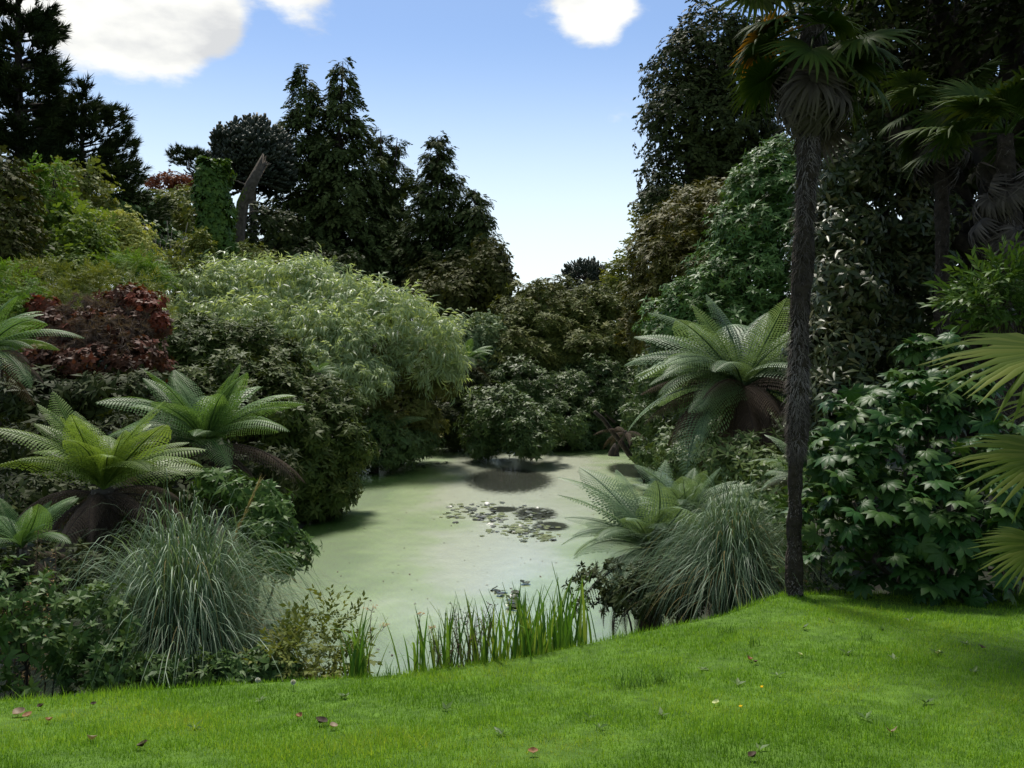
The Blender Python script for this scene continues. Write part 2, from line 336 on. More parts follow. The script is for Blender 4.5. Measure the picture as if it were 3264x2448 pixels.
def ground_at(px,py):
    d=np.linspace(1.5,60,6000); h=H(X(px,d),d); i=np.argmax(Z(py,d)<=h); return np.array([X(px,d[i]),d[i],h[i]])
def edge_at(px,dd=0.0):
    y=6.0
    for _ in range(30): y=.5*y+.5*(edge(X(px,y))+dd)
    x=X(px,y); return np.array([float(x),float(y),Hs(float(x),float(y))])
def grid(xs,ys,z,name,mat,kind='structure'):
    gx,gy=np.meshgrid(xs,ys); V=np.stack([gx,gy,z(gx,gy)],-1).reshape(-1,3); w=len(xs); n=len(ys)
    i=(np.arange(n-1)[:,None]*w+np.arange(w-1)[None]).ravel(); T=np.concatenate([np.stack([i,i+1,i+w],1),np.stack([i+1,i+w+1,i+w],1)])
    o=MB().add(V,T).obj(name,mat,smooth=True); o['kind']=kind; return o
gxs=np.unique(np.concatenate([-np.geomspace(20,600,28)[::-1],np.arange(-20,20,.5),np.geomspace(20,600,28)]))
gys=np.unique(np.concatenate([[-600,-300,-120,-50,-20,-8,-3,0],np.arange(1,46,.45),np.geomspace(46,1500,40)]))
ground=grid(gxs,gys,lambda x,y:H(x,y)-.012*(y<edge(x)),'ground',SOIL); ground['label']='dark leaf-littered soil of the valley banks'; ground['category']='ground'
# lawn sheet that ends along its wavering edge
def lawn_sheet():
    u=np.linspace(-9,9,180); v=np.linspace(0,1,70); V=[];
    for t in v:
        y=-2+(edge(u)+.05+2)*t**.8; V.append(np.stack([u,y,H(u,y)+.004],1))
    V=np.concatenate(V); w=len(u); i=(np.arange(len(v)-1)[:,None]*w+np.arange(w-1)[None]).ravel()
    T=np.concatenate([np.stack([i,i+1,i+w],1),np.stack([i+1,i+w+1,i+w],1)])
    o=MB().add(V,T).obj('lawn',TURF,smooth=True); o['kind']='structure'; o['label']='mown green lawn sloping to the pond'; o['category']='lawn'
lawn_sheet()
def pond_sheet():
    c=POND.mean(0); ring=c+(POND-c)*1.06; n=len(ring); V=[(c[0],c[1],0)]; T=[]; sh=[0.0]
    K=14
    for k in range(1,K+1): V+=[(*(c+(p-c)*k/K),0) for p in ring]; sh+=[k/K]*n
    for j in range(n):
        T.append((0,1+j,1+(j+1)%n))
        for k in range(K-1):
            a,b=1+k*n+j,1+k*n+(j+1)%n; T+=[(a,a+n,b),(b,a+n,b+n)]
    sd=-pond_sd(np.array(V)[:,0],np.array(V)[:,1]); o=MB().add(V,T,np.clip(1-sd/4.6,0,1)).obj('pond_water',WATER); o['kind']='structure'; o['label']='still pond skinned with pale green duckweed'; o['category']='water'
pond_sheet()

# ------------------------------------------------------------------ leaf and spray templates  (V, T, leaf id)
def leaf(L,W,fold=.15,droop=.1):
    """one pointed leaf along +X, folded on its midrib"""
    V=np.array([(0,0,0),(L*.45,W/2,fold*W),(L*.5,0,-droop*L*.3),(L*.45,-W/2,fold*W),(L,0,-droop*L)],float)
    return V,np.array([(0,2,1),(0,3,2),(1,2,4),(2,3,4)])
def leaf2(L,W,droop=.1):
    V=np.array([(0,0,0),(L*.42,W/2,.02*L),(L,0,-droop*L),(L*.42,-W/2,.02*L)],float); return V,np.array([(0,3,1),(3,2,1)])
def rotz(a): c,s=math.cos(a),math.sin(a); return np.array([[c,-s,0],[s,c,0],[0,0,1]])
def roty(a): c,s=math.cos(a),math.sin(a); return np.array([[c,0,s],[0,1,0],[-s,0,c]])
def rotx(a): c,s=math.cos(a),math.sin(a); return np.array([[1,0,0],[0,c,-s],[0,s,c]])
def join(parts):
    V,T,I,n=[],[],[],0
    for k,(v,t) in enumerate(parts): V.append(v); T.append(t+n); I.append(np.full(len(v),k)); n+=len(v)
    return np.concatenate(V),np.concatenate(T),np.concatenate(I)
def rosettes(L,W,n,seed,tilt=(-.35,.5),lf=leaf2,droop=.12,var=3):
    r=RNG(seed); out=[]
    for _ in range(var):
        ps=[]
        for k in range(n):
            v,t=lf(L*r.uniform(.75,1.1),W*r.uniform(.85,1.1),droop=droop)
            ps.append((v@(rotz(2*np.pi*k/n+r.uniform(-.4,.4))@roty(-r.uniform(*tilt))@rotx(r.uniform(-.4,.4))).T,t))
        out.append(join(ps))
    return out
def sprigs(S,L,W,n,seed,hang=.0,spread=.9,lf=leaf2,droop=.15,var=3):
    """leaves set along a short shoot growing along +X"""
    r=RNG(seed); out=[]
    for _ in range(var):
        ps=[]
        for k in range(n):
            s=S*(k+.5)/n; v,t=lf(L*r.uniform(.7,1.15),W*r.uniform(.8,1.15),droop=droop)
            R=rotz((1 if k%2 else -1)*r.uniform(.35,1)*spread)@roty(hang+r.uniform(-.35,.45))@rotx(r.uniform(-.6,.6))
            ps.append((v@R.T+np.array([s,0,-.25*S*(s/S)**2*(1 if hang>.2 else .3)]),t))
        out.append(join(ps))
    return out
def needle_tufts(L,W,n,seed,cone=.75,var=3):
    r=RNG(seed); out=[]
    for _ in range(var):
        ps=[]
        for k in range(n):
            th=r.uniform(0,2*np.pi); a=r.uniform(.1,cone)*1.2; d=np.array([math.cos(a),math.sin(a)*math.cos(th),math.sin(a)*math.sin(th)])
            p=np.cross(d,r.normal(size=3)); p/=np.linalg.norm(p); b=np.array([r.uniform(0,.5)*L,0,0])
            ps.append((np.stack([b+p*W*.5,b-p*W*.5,b+d*L*r.uniform(.6,1)]),np.array([(0,1,2)])))
        out.append(join(ps))
    return out
def flat_sprays(L,W,n,seed,droop=.5,var=3,tw=.07):
    """drooping fan of conifer branchlets along +X"""
    r=RNG(seed); out=[]
    for _ in range(var):
        ps=[]
        for k in range(n):
            t=(k+.5)/n; b=np.array([L*t*.8,0,-droop*L*(t*.8)**2]); sd=1 if k%2 else -1
            d=np.array([.75,sd*(.75*(1-t)+.08),-droop*(.3+t*.9)+r.uniform(-.2,.2)]); d/=np.linalg.norm(d); ln=W*(1-.55*t)*r.uniform(.7,1.15)
            p=np.cross(d,np.array([r.uniform(-.5,.5),r.uniform(-.5,.5),1])); p/=np.linalg.norm(p)
            w=tw*r.uniform(.7,1.2); ps.append((np.stack([b,b+d*ln*.5+p*w*.5,b+d*ln,b+d*ln*.5-p*w*.5]),np.array([(0,3,1),(3,2,1)])))
        out.append(join(ps))
    return out

# ------------------------------------------------------------------ shrubs and broad-leaved trees
def E(px,py,d,wpx,hpx,dep=None):
    """ellipsoid seen at (px, py) with half sizes in photo pixels at distance d"""
    rx,rz=wpx/F*d,hpx/F*d; return (P(px,py,d),np.array([rx,dep if dep else (rx+rz)/2,rz]))
def sphere(n,rng): v=rng.normal(size=(n,3)); return nrm(v)
def crown_points(lobes,dens,rng,bill=.30,inner=.35,up=.35,below=-.35,gap=1.0):
    """points and facing directions over a mass of leafy billows"""
    C=np.array([l[0] for l in lobes]); R=np.array([l[1] for l in lobes]); ps,ns,dp=[],[],[]
    for k,(c,r) in enumerate(lobes):
        rm=r.mean(); br=bill*min(rm,max(r.min()*1.2,rm*.6)); area=4*np.pi*((r[0]*r[1])**1.6/3+(r[0]*r[2])**1.6/3+(r[1]*r[2])**1.6/3)**(1/1.6)
        nb=max(6,int(area/(br*br*2.1)*gap)); u=sphere(nb,rng); u=u[u[:,2]>below-.2]
        b=br*rng.uniform(.45,1.55,len(u)); N0=nrm(u/r)
        bc=c+u*r*(1-.16*rng.normal(1.0,.75,(len(u),1)))+rng.normal(0,.10*rm,(len(u),3))
        for q in range(len(u)):
            m=max(3,int(dens*4*np.pi*b[q]**2*.5)); v=sphere(int(m*1.9),rng); v=v[v@N0[q]>-.25]
            fw=v[:,1]>.3; keep=~fw|(rng.random(len(v))<.2); v=v[keep][:m]
            ps.append(bc[q]+v*b[q]*np.array([1,1,.8])*(1+np.clip(rng.normal(-.06,.13,(len(v),1)),-.4,.45)+(rng.random((len(v),1))<.06)*rng.uniform(.1,.4,(len(v),1)))); ns.append(nrm(v*.55+N0[q]*.45+np.array([0,0,up]))); dp.append(np.ones(len(v)))
        m=int(.6*inner*dens*area); v=sphere(m,rng); v=v[(v[:,1]<.2)|(rng.random(m)<.3)]; m=len(v); ps.append(c+v*r*rng.uniform(.62,.86,(m,1))); ns.append(nrm(v/r+np.array([0,0,up]))); dp.append(np.zeros(m))
    p=np.concatenate(ps); n=np.concatenate(ns); dp=np.concatenate(dp)
    q=((p[:,None]-C[None])/R[None]); ins=(np.linalg.norm(q,axis=2)<.66).any(1)
    ok=~ins&(p[:,2]>np.maximum(H(p[:,0],p[:,1])*.999,.03)); return p[ok],n[ok],dp[ok]
def leafy(root,lobes,tm,mat,dens,seed,size=1.0,mode='n',bill=.30,inner=.35,up=.35,below=-.35,droop=0.0,part='crown',patch=.35,gap=1.0,bias=0.0):
    rng=RNG(seed); size*=1.15; p,n,dp=crown_points(lobes,dens*.65,rng,bill,inner,up,below,gap); mb=MB()
    f=.5+.5*snoise(p[:,0]*1.3,p[:,2]*1.7+p[:,1],seed%7); rnd=np.clip(rng.random(len(p))*(1-patch)+f*patch+bias,0,1)
    sc=size*rng.uniform(.6,1.35,len(p))*np.where(dp<.5,1.35,1)
    if mode=='n': R=frames_n(n+rng.normal(0,.22,n.shape),rng.uniform(0,6.28,len(p)))
    else:
        h=n.copy(); h[:,2]=h[:,2]*.4-droop; h+=rng.normal(0,.35,h.shape); R=frames_fu(h,nrm(n+rng.normal(0,.3,n.shape)+np.array([0,0,.4])))
    scatter(mb,tm,p,R,sc,rnd,0,rng)
    return world_part(mb,part,mat,root)
def woody(root,lobes,seed,r0=.12,mat='bark',base=None,spread=.3):
    """tapered stems from the ground into each lobe of the crown"""
    rng=RNG(seed+900); mb=MB(); b0=np.array(root.location)
    for c,r in lobes:
        a=b0+np.array([rng.uniform(-spread,spread)*r0*4,rng.uniform(-spread,spread)*r0*4,-.1])
        limb(mb,a,c,r0*rng.uniform(.7,1),r0*.35,rng,.05)
        for k in range(5):
            u=sphere(1,rng)[0]; u[2]=abs(u[2])*.8-.15; limb(mb,c-(c-a)*.25*rng.random(),c+u*r*.85,r0*.34,r0*.07,rng,.05,5)
    return world_part(mb,'trunk' if r0>.09 else 'stem',MATS[mat],root,True)
def plant(name,label,cat,lobes,tm,mat,dens,seed,r0=.12,base=None,group=None,bark='bark',**kw):
    c=np.mean([l[0] for l in lobes],0) if base is None else np.array(base,float); 
    root=thing(name,label,cat,(c[0],c[1],max(Hs(c[0],c[1]),-.3)),group)
    leafy(root,lobes,tm,MATS[mat],dens,seed,**kw); woody(root,lobes,seed,r0,bark); return root

RH=rosettes(.18,.056,6,1,var=5); RHs=rosettes(.22,.068,6,2,var=5)
BR=sprigs(.34,.17,.10,6,4,hang=.25); BRs=sprigs(.26,.11,.06,7,5); BIG=sprigs(.5,.26,.16,6,6,hang=.35)
BAM=sprigs(.40,.25,.042,9,7,hang=.45,spread=.9,droop=.4,var=6); FEA=flat_sprays(.3,.16,9,8,.25,tw=.022)
MAG=rosettes(.21,.07,6,9,tilt=(-.9,.3),droop=.25,var=5)

# ---- background woods, far to near
FAR=sprigs(.9,.42,.26,6,11)
def far_tree(label,lobes,mat,seed,base,name='distant_tree',dens=2.2,size=1.0,**kw):
    return plant(name,label,'tree',lobes,FAR,mat,dens,seed,.3,base=base,size=size,**kw)
far_tree('dark rounded tree spreading low on the far skyline',[E(1740,955,105,75,55,3),E(1690,985,105,55,45,3),E(1800,960,105,60,45,3)],'yew_leaves',21,(X(1740,105),105,0),dens=3.2,inner=.2)
def monkey_puzzle(name,label,px,ptop,pbase_half,d,hpx,seed,nf=900,tr=.45,fl=.9,fr=.11,bark='bark'):
    rng=RNG(seed); c=P(px,ptop+hpx,d); R=np.array([pbase_half/F*d,pbase_half/F*d,hpx/F*d]); bx,by=c[0],c[1]
    root=thing(name,label,'tree',(bx,by,Hs(bx,by)))
    u=sphere(nf*2,rng); u=u[u[:,2]>-.75][:nf]; p=c+u*R*rng.uniform(.55,.93,(len(u),1))*(1+.12*snoise(np.arctan2(u[:,1],u[:,0])*3,u[:,2]*6,2))[:,None]; 
    # rope-like branch fingers with bristling scales
    ts=[]
    for v in range(4):
        r=RNG(seed+v); path=np.array([(0,0,0),(fl*.4,0,.02),(fl*.75,r.uniform(-.05,.05),.10*fl),(fl,r.uniform(-.1,.1),.25*fl)])
        V,T=tube(path,np.array([fr,fr*1.05,fr,fr*.75]),4); th=r.uniform(.5,.9); V2=V@rotz(th).T*.7+path[1]; V3=V@rotz(-th).T*.6+path[1]
        ts.append(join([(V,T),(V2,T),(V3,T)]))
    f=nrm(u*np.array([1,1,.7])+np.array([0,0,.25]))+rng.normal(0,.25,u.shape); mb=MB()
    scatter(mb,ts,p,frames_fu(f,np.tile([0,0,1.],(len(p),1))),rng.uniform(.75,1.2,len(p)),rng.random(len(p)),0,rng); world_part(mb,'crown',MATS['monkey_puzzle_scales'],root)
    mt=MB(); b=np.array(root.location); limb(mb:=mt,b-np.array([0,0,.3]),c+np.array([0,0,R[2]*.6]),tr,tr*.4,rng,0,10,12,wob=.01)
    for k in range(26):
        a=c+np.array([0,0,R[2]*rng.uniform(-.45,.5)]); th=rng.uniform(0,6.28); limb(mt,a,c+np.array([math.cos(th)*R[0]*.75,math.sin(th)*R[1]*.75,R[2]*rng.uniform(-.15,.5)]),tr*.22,tr*.1,rng,-.06,5)
    world_part(mt,'trunk',MATS[bark],root,True); return root
monkey_puzzle('monkey_puzzle_tree','small domed monkey puzzle tree on the skyline over the far rhododendron',1865,838,58,95,46,31,260,.3,1.0,.10)
far_tree('low olive hedge-like tree filling the valley gap',[E(1700,1010,80,120,60,3),E(1850,985,82,130,60,3),E(1990,960,85,110,70,3)],'yew_leaves',22,(X(1850,80),82,0),dens=2.6)

# ---- conifers built branch by branch
def conifer(name,label,px,ptop,d,half_px,pbot,seed,tm,mat,nb=120,npb=34,prof=1.0,droop=.35,up=0.0,spread=.3,size=1.0,inner=.25,gaps=.0,trunk=.3,hang=.6,lean=0.0,tops=None,group=None,tip=0.02,base_px=None,radfun=None,bare=0.0,limbr=.035):
    rng=RNG(seed); x0=X(px if base_px is None else base_px,d); zb=Hs(x0,d); root=thing(name,label,'tree',(x0,d,zb),group)
    zt,zl=Z(ptop,d),Z(pbot,d); R=half_px/F*d; mb=MB(); mt=MB()
    tops=tops or [(0.0,zt,1.0)]
    for (ox,ztop,ws) in tops:
        cx=X(px,d)+ox/F*d; limb(mt,(x0+.5*(cx-x0)*0,d,zb-.3),(cx,d,ztop-.2),trunk,.03,rng,0,8,10,wob=.006)
        ps,fs,rs=[],[],[]
        n=int(nb*ws)
        for k in range(n):
            t=((k+rng.random())/n)**.72; z=ztop-(ztop-zl)*t
            rad=(radfun(t) if radfun else (tip+(1-tip)*t**prof))*R*ws*rng.uniform(.62,1.12)
            if rng.random()<gaps: continue
            th=rng.uniform(0,2*np.pi); o=np.array([math.cos(th),math.sin(th),0])
            m=max(4,int(.74*npb*(.25+rad/R))); s=rng.uniform(inner,1,m)**.75
            lat=rng.normal(0,spread,m)*rad*.45*(.4+s*(1-s)*2.2); sd=np.array([-o[1],o[0],0])
            p=np.array([cx,d,z])+o*rad*s[:,None]+sd*lat[:,None]; p[:,2]+=rad*(up*s**2-droop*s)+rng.normal(0,.06*rad+.08,m)
            f=o*(.8)+sd*(lat/(rad*.3+.1))[:,None]*.6; f[:,2]+=-hang+rng.normal(0,.25,m); ps.append(p); fs.append(f); rs.append(np.clip(rng.random()*.5+rng.random(m)*.5,0,1))
            e=np.array([cx,d,z])+o*rad*.9; e[2]+=rad*(up*.81-droop*.9); limb(mt,(cx,d,z),e,limbr*(.5+rad/R),.008,rng,.02,4,5)
        p=np.concatenate(ps); f=np.concatenate(fs); rr=np.concatenate(rs); ok=p[:,2]>H(p[:,0],p[:,1]); p,f,rr=p[ok],f[ok],rr[ok]
        scatter(mb,tm,p,frames_fu(f,np.tile([0,0,1.],(len(p),1))+rng.normal(0,.3,p.shape)),size*1.11*rng.uniform(.7,1.25,len(p)),rr,0,rng)
    world_part(mb,'crown',MATS[mat],root); world_part(mt,'trunk',MATS['bark'],root,True); return root
CYP=flat_sprays(1.1,.6,11,41,.7,tw=.13); SPR=flat_sprays(.9,.45,11,42,.55,tw=.10); PIN=needle_tufts(.62,.085,20,43,.95); SPT=flat_sprays(.6,.3,9,44,.5,tw=.075)
CYP=flat_sprays(.95,.55,9,41,.45,tw=.15); SPR=flat_sprays(.8,.42,9,42,.4,tw=.14)
conifer('cypress_tree','tall twin-topped dark cypress beside the monkey puzzle',1035,200,58,295,1000,51,CYP,'cypress_sprays',nb=310,npb=36,prof=.95,droop=.22,up=.12,size=.8,trunk=.45,hang=.35,inner=.05,spread=.45,tip=.03,tops=[(-66,Z(198,58),.86),(58,Z(186,58),1.0)])
conifer('cypress_tree','narrow two-spired cypress between the twin cypress and the spruce',1230,408,60,140,1000,52,CYP,'cypress_sprays',nb=190,npb=32,prof=.68,droop=.2,up=.12,size=.62,hang=.3,inner=.05,spread=.45,tip=.06,tops=[(-16,Z(408,60),.95),(36,Z(432,60),.85)])
conifer('spruce_tree','open-topped spruce with ragged horizontal branches and a bare spire',1395,425,56,225,1000,53,SPR,'spruce_sprays',nb=270,npb=52,prof=.86,droop=.06,up=.10,size=.66,hang=.25,gaps=.03,spread=.5,tip=.07,trunk=.3,inner=.03)
conifer('cedar_tree','short drooping conifer on the right flank of the spruce',1515,600,54,120,1000,54,SPR,'spruce_sprays',nb=160,npb=42,prof=.55,droop=.2,up=.05,size=.64,hang=.4,tip=.12,spread=.5,inner=.03)
plant('yew_tree','broad rounded olive-brown yew closing the valley gap','tree',[E(1470,900,52,80,80,2),E(1390,920,52,90,90,2),E(1560,860,50,60,90,2),E(1510,940,50,90,80,2.5),E(1595,910,49,34,70,1.6),E(1440,960,49,110,90,2.5)],BR,'yew_leaves',9,61,.3,base=(X(1520,50),50,0),size=1.5,bill=.26)
# pines on the left shoulder
conifer('pine_tree','towering black-green pine rising past the top of the view',60,-260,42,165,760,55,PIN,'pine_needles',nb=100,npb=52,prof=.42,droop=-.02,up=.28,size=.85,spread=.42,hang=-.45,inner=.3,trunk=.5,limbr=.09,tip=.2)
conifer('pine_tree','broad dark pine with upswept branch tips beside the sky gap',262,292,45,275,880,56,PIN,'pine_needles',nb=110,npb=52,prof=.72,droop=.02,up=.30,size=.78,spread=.42,hang=-.5,inner=.3,trunk=.45,limbr=.08,tip=.22)
def cypress_pine():
    # flat-topped pine with bare branches
    d=62; rng=RNG(57); b=(X(640,d),d,Hs(X(640,d),d)); root=thing('pine_tree','flat-topped small pine with bare forked limbs left of the monkey puzzle','tree',b)
    leafy(root,[E(600,508,d,50,17,1.6),E(650,522,d,60,20,1.8),E(690,545,d,50,20,1.6)],PIN,MATS['pine_needles'],9,57,size=.55,mode='f',droop=-.7,bill=.35)
    mt=MB(); tp=P(655,640,d); limb(mt,np.array(b)-[0,0,.3],tp,.3,.2,rng,0,8)
    for px,py in ((575,505),(600,515),(630,520),(660,520),(690,545),(610,560),(585,540),(645,560)): limb(mt,tp+rng.normal(0,.3,3),P(px,py,d),.13,.04,rng,.03,5,7,wob=.12)
    world_part(mt,'trunk',MATS['bark'],root,True)
cypress_pine()
monkey_puzzle('monkey_puzzle_tree','big domed monkey puzzle tree behind the ivy-clad stump',806,398,112,54,125,32,1250,.40,.85,.10,bark='pale_bark')
far_tree('copper-leaved tree showing red-brown between pine and monkey puzzle',[E(545,590,66,60,28,2),E(600,600,66,45,30,2)],'copper_leaves',23,(X(560,66),66,0),name='copper_beech_tree',dens=2.4,size=.55,inner=.1)
plant('background_shrub','green thicket hiding the foot of the leaning snapped trunk','shrub',[E(770,830,38,70,45,1),E(835,850,38,60,45,1),E(720,860,37,60,45,1)],BRs,'olive_leaves',26,65,.06,base=(X(780,38),38,0),size=1.2)
plant('background_shrub','dull green rounded tree behind the bare twigs','tree',[E(580,665,52,85,60,2),E(520,720,50,80,80,2),E(640,760,50,70,120,2)],BR,'olive_leaves',9,62,.2,base=(X(570,51),51,0),size=1.4)
plant('background_shrub','mid green thicket at the foot of the broad pine','shrub',[E(430,700,46,80,70,2),E(350,760,45,110,90,2),E(470,800,44,100,80,2)],BR,'herb_leaves',9,63,.2,base=(X(420,45),45,0),size=1.5)
plant('background_shrub','dusky green thicket beneath the twin-topped cypress','shrub',[E(860,760,50,90,100,1.6),E(760,800,50,80,70,1.6),E(900,840,50,110,70,2),E(1030,870,50,120,60,2),E(800,850,50,80,60,2)],BR,'evergreen_dark_leaves',9,64,.2,base=(X(900,50),50,0),size=1.4)

# leaning broken trunk with moss, bare pale trunk, ivy column
def broken_trunk():
    d=40; rng=RNG(71); x=X(770,d); root=thing('broken_tree','leaning snapped-off trunk with mossy flank behind the ivy column','dead tree',(X(760,d),d,Hs(X(760,d),d)))
    b=np.array(root.location); mt=MB(); path=np.array([b-[0,0,.3],P(758,800,d),P(762,720,d),P(776,650,d),P(802,590,d),P(834,524,d)]); V,T=tube(path,np.array([.30,.27,.26,.25,.23,.20]),14); V+=rng.normal(0,.035,V.shape); V[-15:-1]+=nrm(path[-1]-path[-2])*rng.uniform(0,.5,(14,1)); mt.add(V,T,.6)
    tr=world_part(mt,'trunk',MATS['weathered_bark'],root)
    mb=MB(); limb(mb,P(826,530,d),P(862,523,d),.07,.03,rng,.02,6); world_part(mb,'branch',MATS['pale_bark'],root)
    for k in range(5):
        mb=MB(); tq=rng.uniform(.35,.95); qq=np.array([np.interp(tq,np.linspace(0,1,6),path[:,i]) for i in range(3)]); limb(mb,qq,qq+np.array([rng.choice([-1,1])*rng.uniform(.4,.9),rng.uniform(-.5,.1),rng.uniform(-.1,.5)]),.06,.02,rng,.05,5); world_part(mb,'branch',MATS['weathered_bark'],root)
    ms=MB(); n=900; t=rng.random(n)*.75; q=np.stack([np.interp(t,np.linspace(0,1,6),path[:,k]) for k in range(3)],1); a=nrm(np.array([[-.75,-.5,.25]])+rng.normal(0,.28,(n,3))); q=q+a*.28*(1-.25*t[:,None])
    scatter(ms,rosettes(.13,.08,6,72),q,frames_n(a,rng.uniform(0,6,n)),rng.uniform(.7,1.3,n),rng.random(n),0,rng); world_part(ms,'moss',MATS['moss'],root)
broken_trunk()
def ivy_column():
    d=37; rng=RNG(73); x=X(682,d); zb=Hs(x,d); zt=Z(542,d); root=thing('ivy_column','flat-topped column of bright ivy smothering an upright stump','ivy',(x,d,zb)); r=50/F*d
    mt=MB(); limb(mt,(x,d,zb-.2),(x,d,zt-.3),r*.7,r*.6,rng,0,10,8,wob=.005); world_part(mt,'trunk',MATS['bark'],root,True)
    n=5200; th=rng.uniform(0,6.28,n); z=zb+(zt-zb)*rng.random(n); rr=r*(1+.16*np.sin(3*th+z*1.3)*np.sin(z*1.9)+.12*np.sin(z*3.7+th))*rng.uniform(.8,1.2,n)
    p=np.stack([x+rr*np.cos(th)+.12*np.sin(z*.9),d+rr*np.sin(th),z],1); k=600; tt=rng.uniform(0,6.28,k); q=np.sqrt(rng.random(k))*r*.98; p=np.vstack([p,np.stack([x+q*np.cos(tt),d+q*np.sin(tt),zt+rng.uniform(-.1,.35,k)+.2*np.sin(tt*2)],1)])
    nn=np.vstack([np.stack([np.cos(th),np.sin(th),np.full(n,.35)],1),np.tile([0,0,1.],(k,1))]); ms=MB()
    scatter(ms,rosettes(.19,.13,5,74,tilt=(-.5,.3)),p,frames_n(nn+rng.normal(0,.3,nn.shape),rng.uniform(0,6,len(p))),rng.uniform(.6,1.2,len(p)),rng.random(len(p)),0,rng); world_part(ms,'foliage',MATS['ivy_leaves'],root)
ivy_column()
def bare_shrub(px,pb,pt,d,seed,label,n=7,w=60):
    rng=RNG(seed); x=X(px,d); root=thing('bare_shrub',label,'shrub',(x,d,Hs(x,d)),'pale leafless shrubs'); mt=MB(); b=np.array(root.location)
    for k in range(n):
        e=P(px+rng.uniform(-w,w),pt+rng.uniform(0,60),d+rng.uniform(-.5,.5)); m=b+(e-b)*.45; m[0]=b[0]+(e[0]-b[0])*.3
        limb(mt,b,m,.05,.035,rng,0,5); limb(mt,m,e,.035,.012,rng,.02,5)
        for j in range(5):
            a=m+(e-m)*rng.random(); limb(mt,a,a+np.array([rng.uniform(-.5,.5),rng.uniform(-.3,.3),rng.uniform(.3,.9)]),.014,.005,rng,.02,4,5)
    world_part(mt,'twigs',MATS['grey_twigs'],root)
bare_shrub(480,880,770,35.5,75,'spray of pale bare stems left of the taller leafless shrub',6,40)
bare_shrub(535,880,700,35,76,'tall leafless shrub of pale forking stems before the ivy column',8,80)

# ---- left bank shrubs
plant('sycamore_sapling','leafy sapling with lighter upright shoots against the pines','tree',[E(125,720,30,110,90,1.6),E(240,780,29,90,110,1.5),E(60,790,29,80,100,1.5),E(300,850,28,70,60,1.3)],BR,'sycamore_leaves',17,81,.1,base=(X(160,29),29,0),bill=.34,mode='f',droop=.3,size=.95)
for px,pt,lab in ((98,528,'thin'),(176,518,'tall')):
    plant('sycamore_shoot',{'thin':'slim green shoot nearer the towering pine, rising from the sapling','tall':'slightly taller green shoot rising from the sapling before the dark pines'}[lab],'sapling',[E(px,pt+25,29.5,18,30,.25),E(px-2,pt+75,29.5,22,45,.28),E(px-6,pt+150,29.5,22,60,.3)],BRs,'bright_green_leaves',60,int(82+px),.05,base=(X(px,29.5),29.5,0),bill=.5,mode='f',droop=.3,size=1.0)
plant('young_tree','brownish olive young tree in front of the broad pine','tree',[E(262,590,33,70,55,1.2),E(250,660,33,80,60,1.3),E(320,700,33,40,50,.9)],BR,'olive_leaves',14,84,.1,base=(X(265,33),33,0),mode='f',droop=.3,bill=.36,inner=.2)
plant('edge_tree','dark bronze-leaved tree at the left edge below the towering pine','tree',[E(-20,620,26,90,110,1.2),E(0,780,25,70,120,1.2)],BR,'yew_leaves',22,85,.12,base=(X(-20,26),26,0),mode='f',droop=.4)
plant('variegated_shrub','pale cream-green rounded shrub above the bright sedge mound','shrub',[E(400,750,31,72,58,1),E(440,800,30.5,50,45,.8),E(355,800,31,45,50,.8)],BRs,'variegated_leaves',34,86,.06,base=(X(400,31),31,0),bill=.3,size=1.0)
plant('shoot_shrub','yellow-green shrub with knobbly shoots beside the pale rounded one','shrub',[E(300,790,28,40,80,.6),E(320,900,27,75,70,.9),E(225,880,27,80,70,1)],BRs,'sycamore_leaves',30,87,.06,base=(X(300,27.5),27.5,0),mode='f',droop=.5)
plant('sedge_mound','low bright green feathery mound under the pale rounded shrub','shrub',[E(420,865,27,75,40,.9),E(480,880,27,40,32,.7)],FEA,'bright_green_leaves',60,88,.04,base=(X(420,27),27,0),mode='f',droop=.3,size=1.2)
plant('climbing_shrub','mid green shrub with upright shoots before the ivy column','shrub',[E(610,830,34,60,60,.9),E(640,790,34,18,60,.3),E(560,860,33,60,50,.9)],BRs,'olive_leaves',26,89,.05,base=(X(600,34),34,0),mode='f',droop=.4)
plant('conifer_shrub','dense bright green dwarf conifer at the left edge','shrub',[E(10,930,18,70,70,.6),E(40,1010,17.5,75,60,.6),E(-30,1040,17,80,90,.7)],FEA,'bright_green_leaves',75,90,.05,base=(X(10,17.5),17.5,0),mode='f',droop=.1,size=.9,bill=.28)
plant('feathery_shrub','grey-green feathery shrub above the red smoke bush','shrub',[E(150,900,22,110,50,.9),E(260,960,21.5,120,60,.9),E(380,930,22,110,60,.9),E(210,1030,20.5,130,60,.9),E(90,960,21,70,60,.8),E(430,1000,21,90,60,.8)],FEA,'olive_leaves',42,91,.05,base=(X(230,21.5),21.5,0),mode='f',droop=.05,size=1.05,bill=.34)
plant('leafy_shrub','blue-green bushy seedling tree rising behind the bamboo','shrub',[E(985,850,36,50,34,.6),E(1045,862,36,30,26,.5),E(950,880,36,50,40,.6)],BRs,'grey_green_leaves',34,92,.06,base=(X(990,36),36,0),bill=.34,size=1.1)
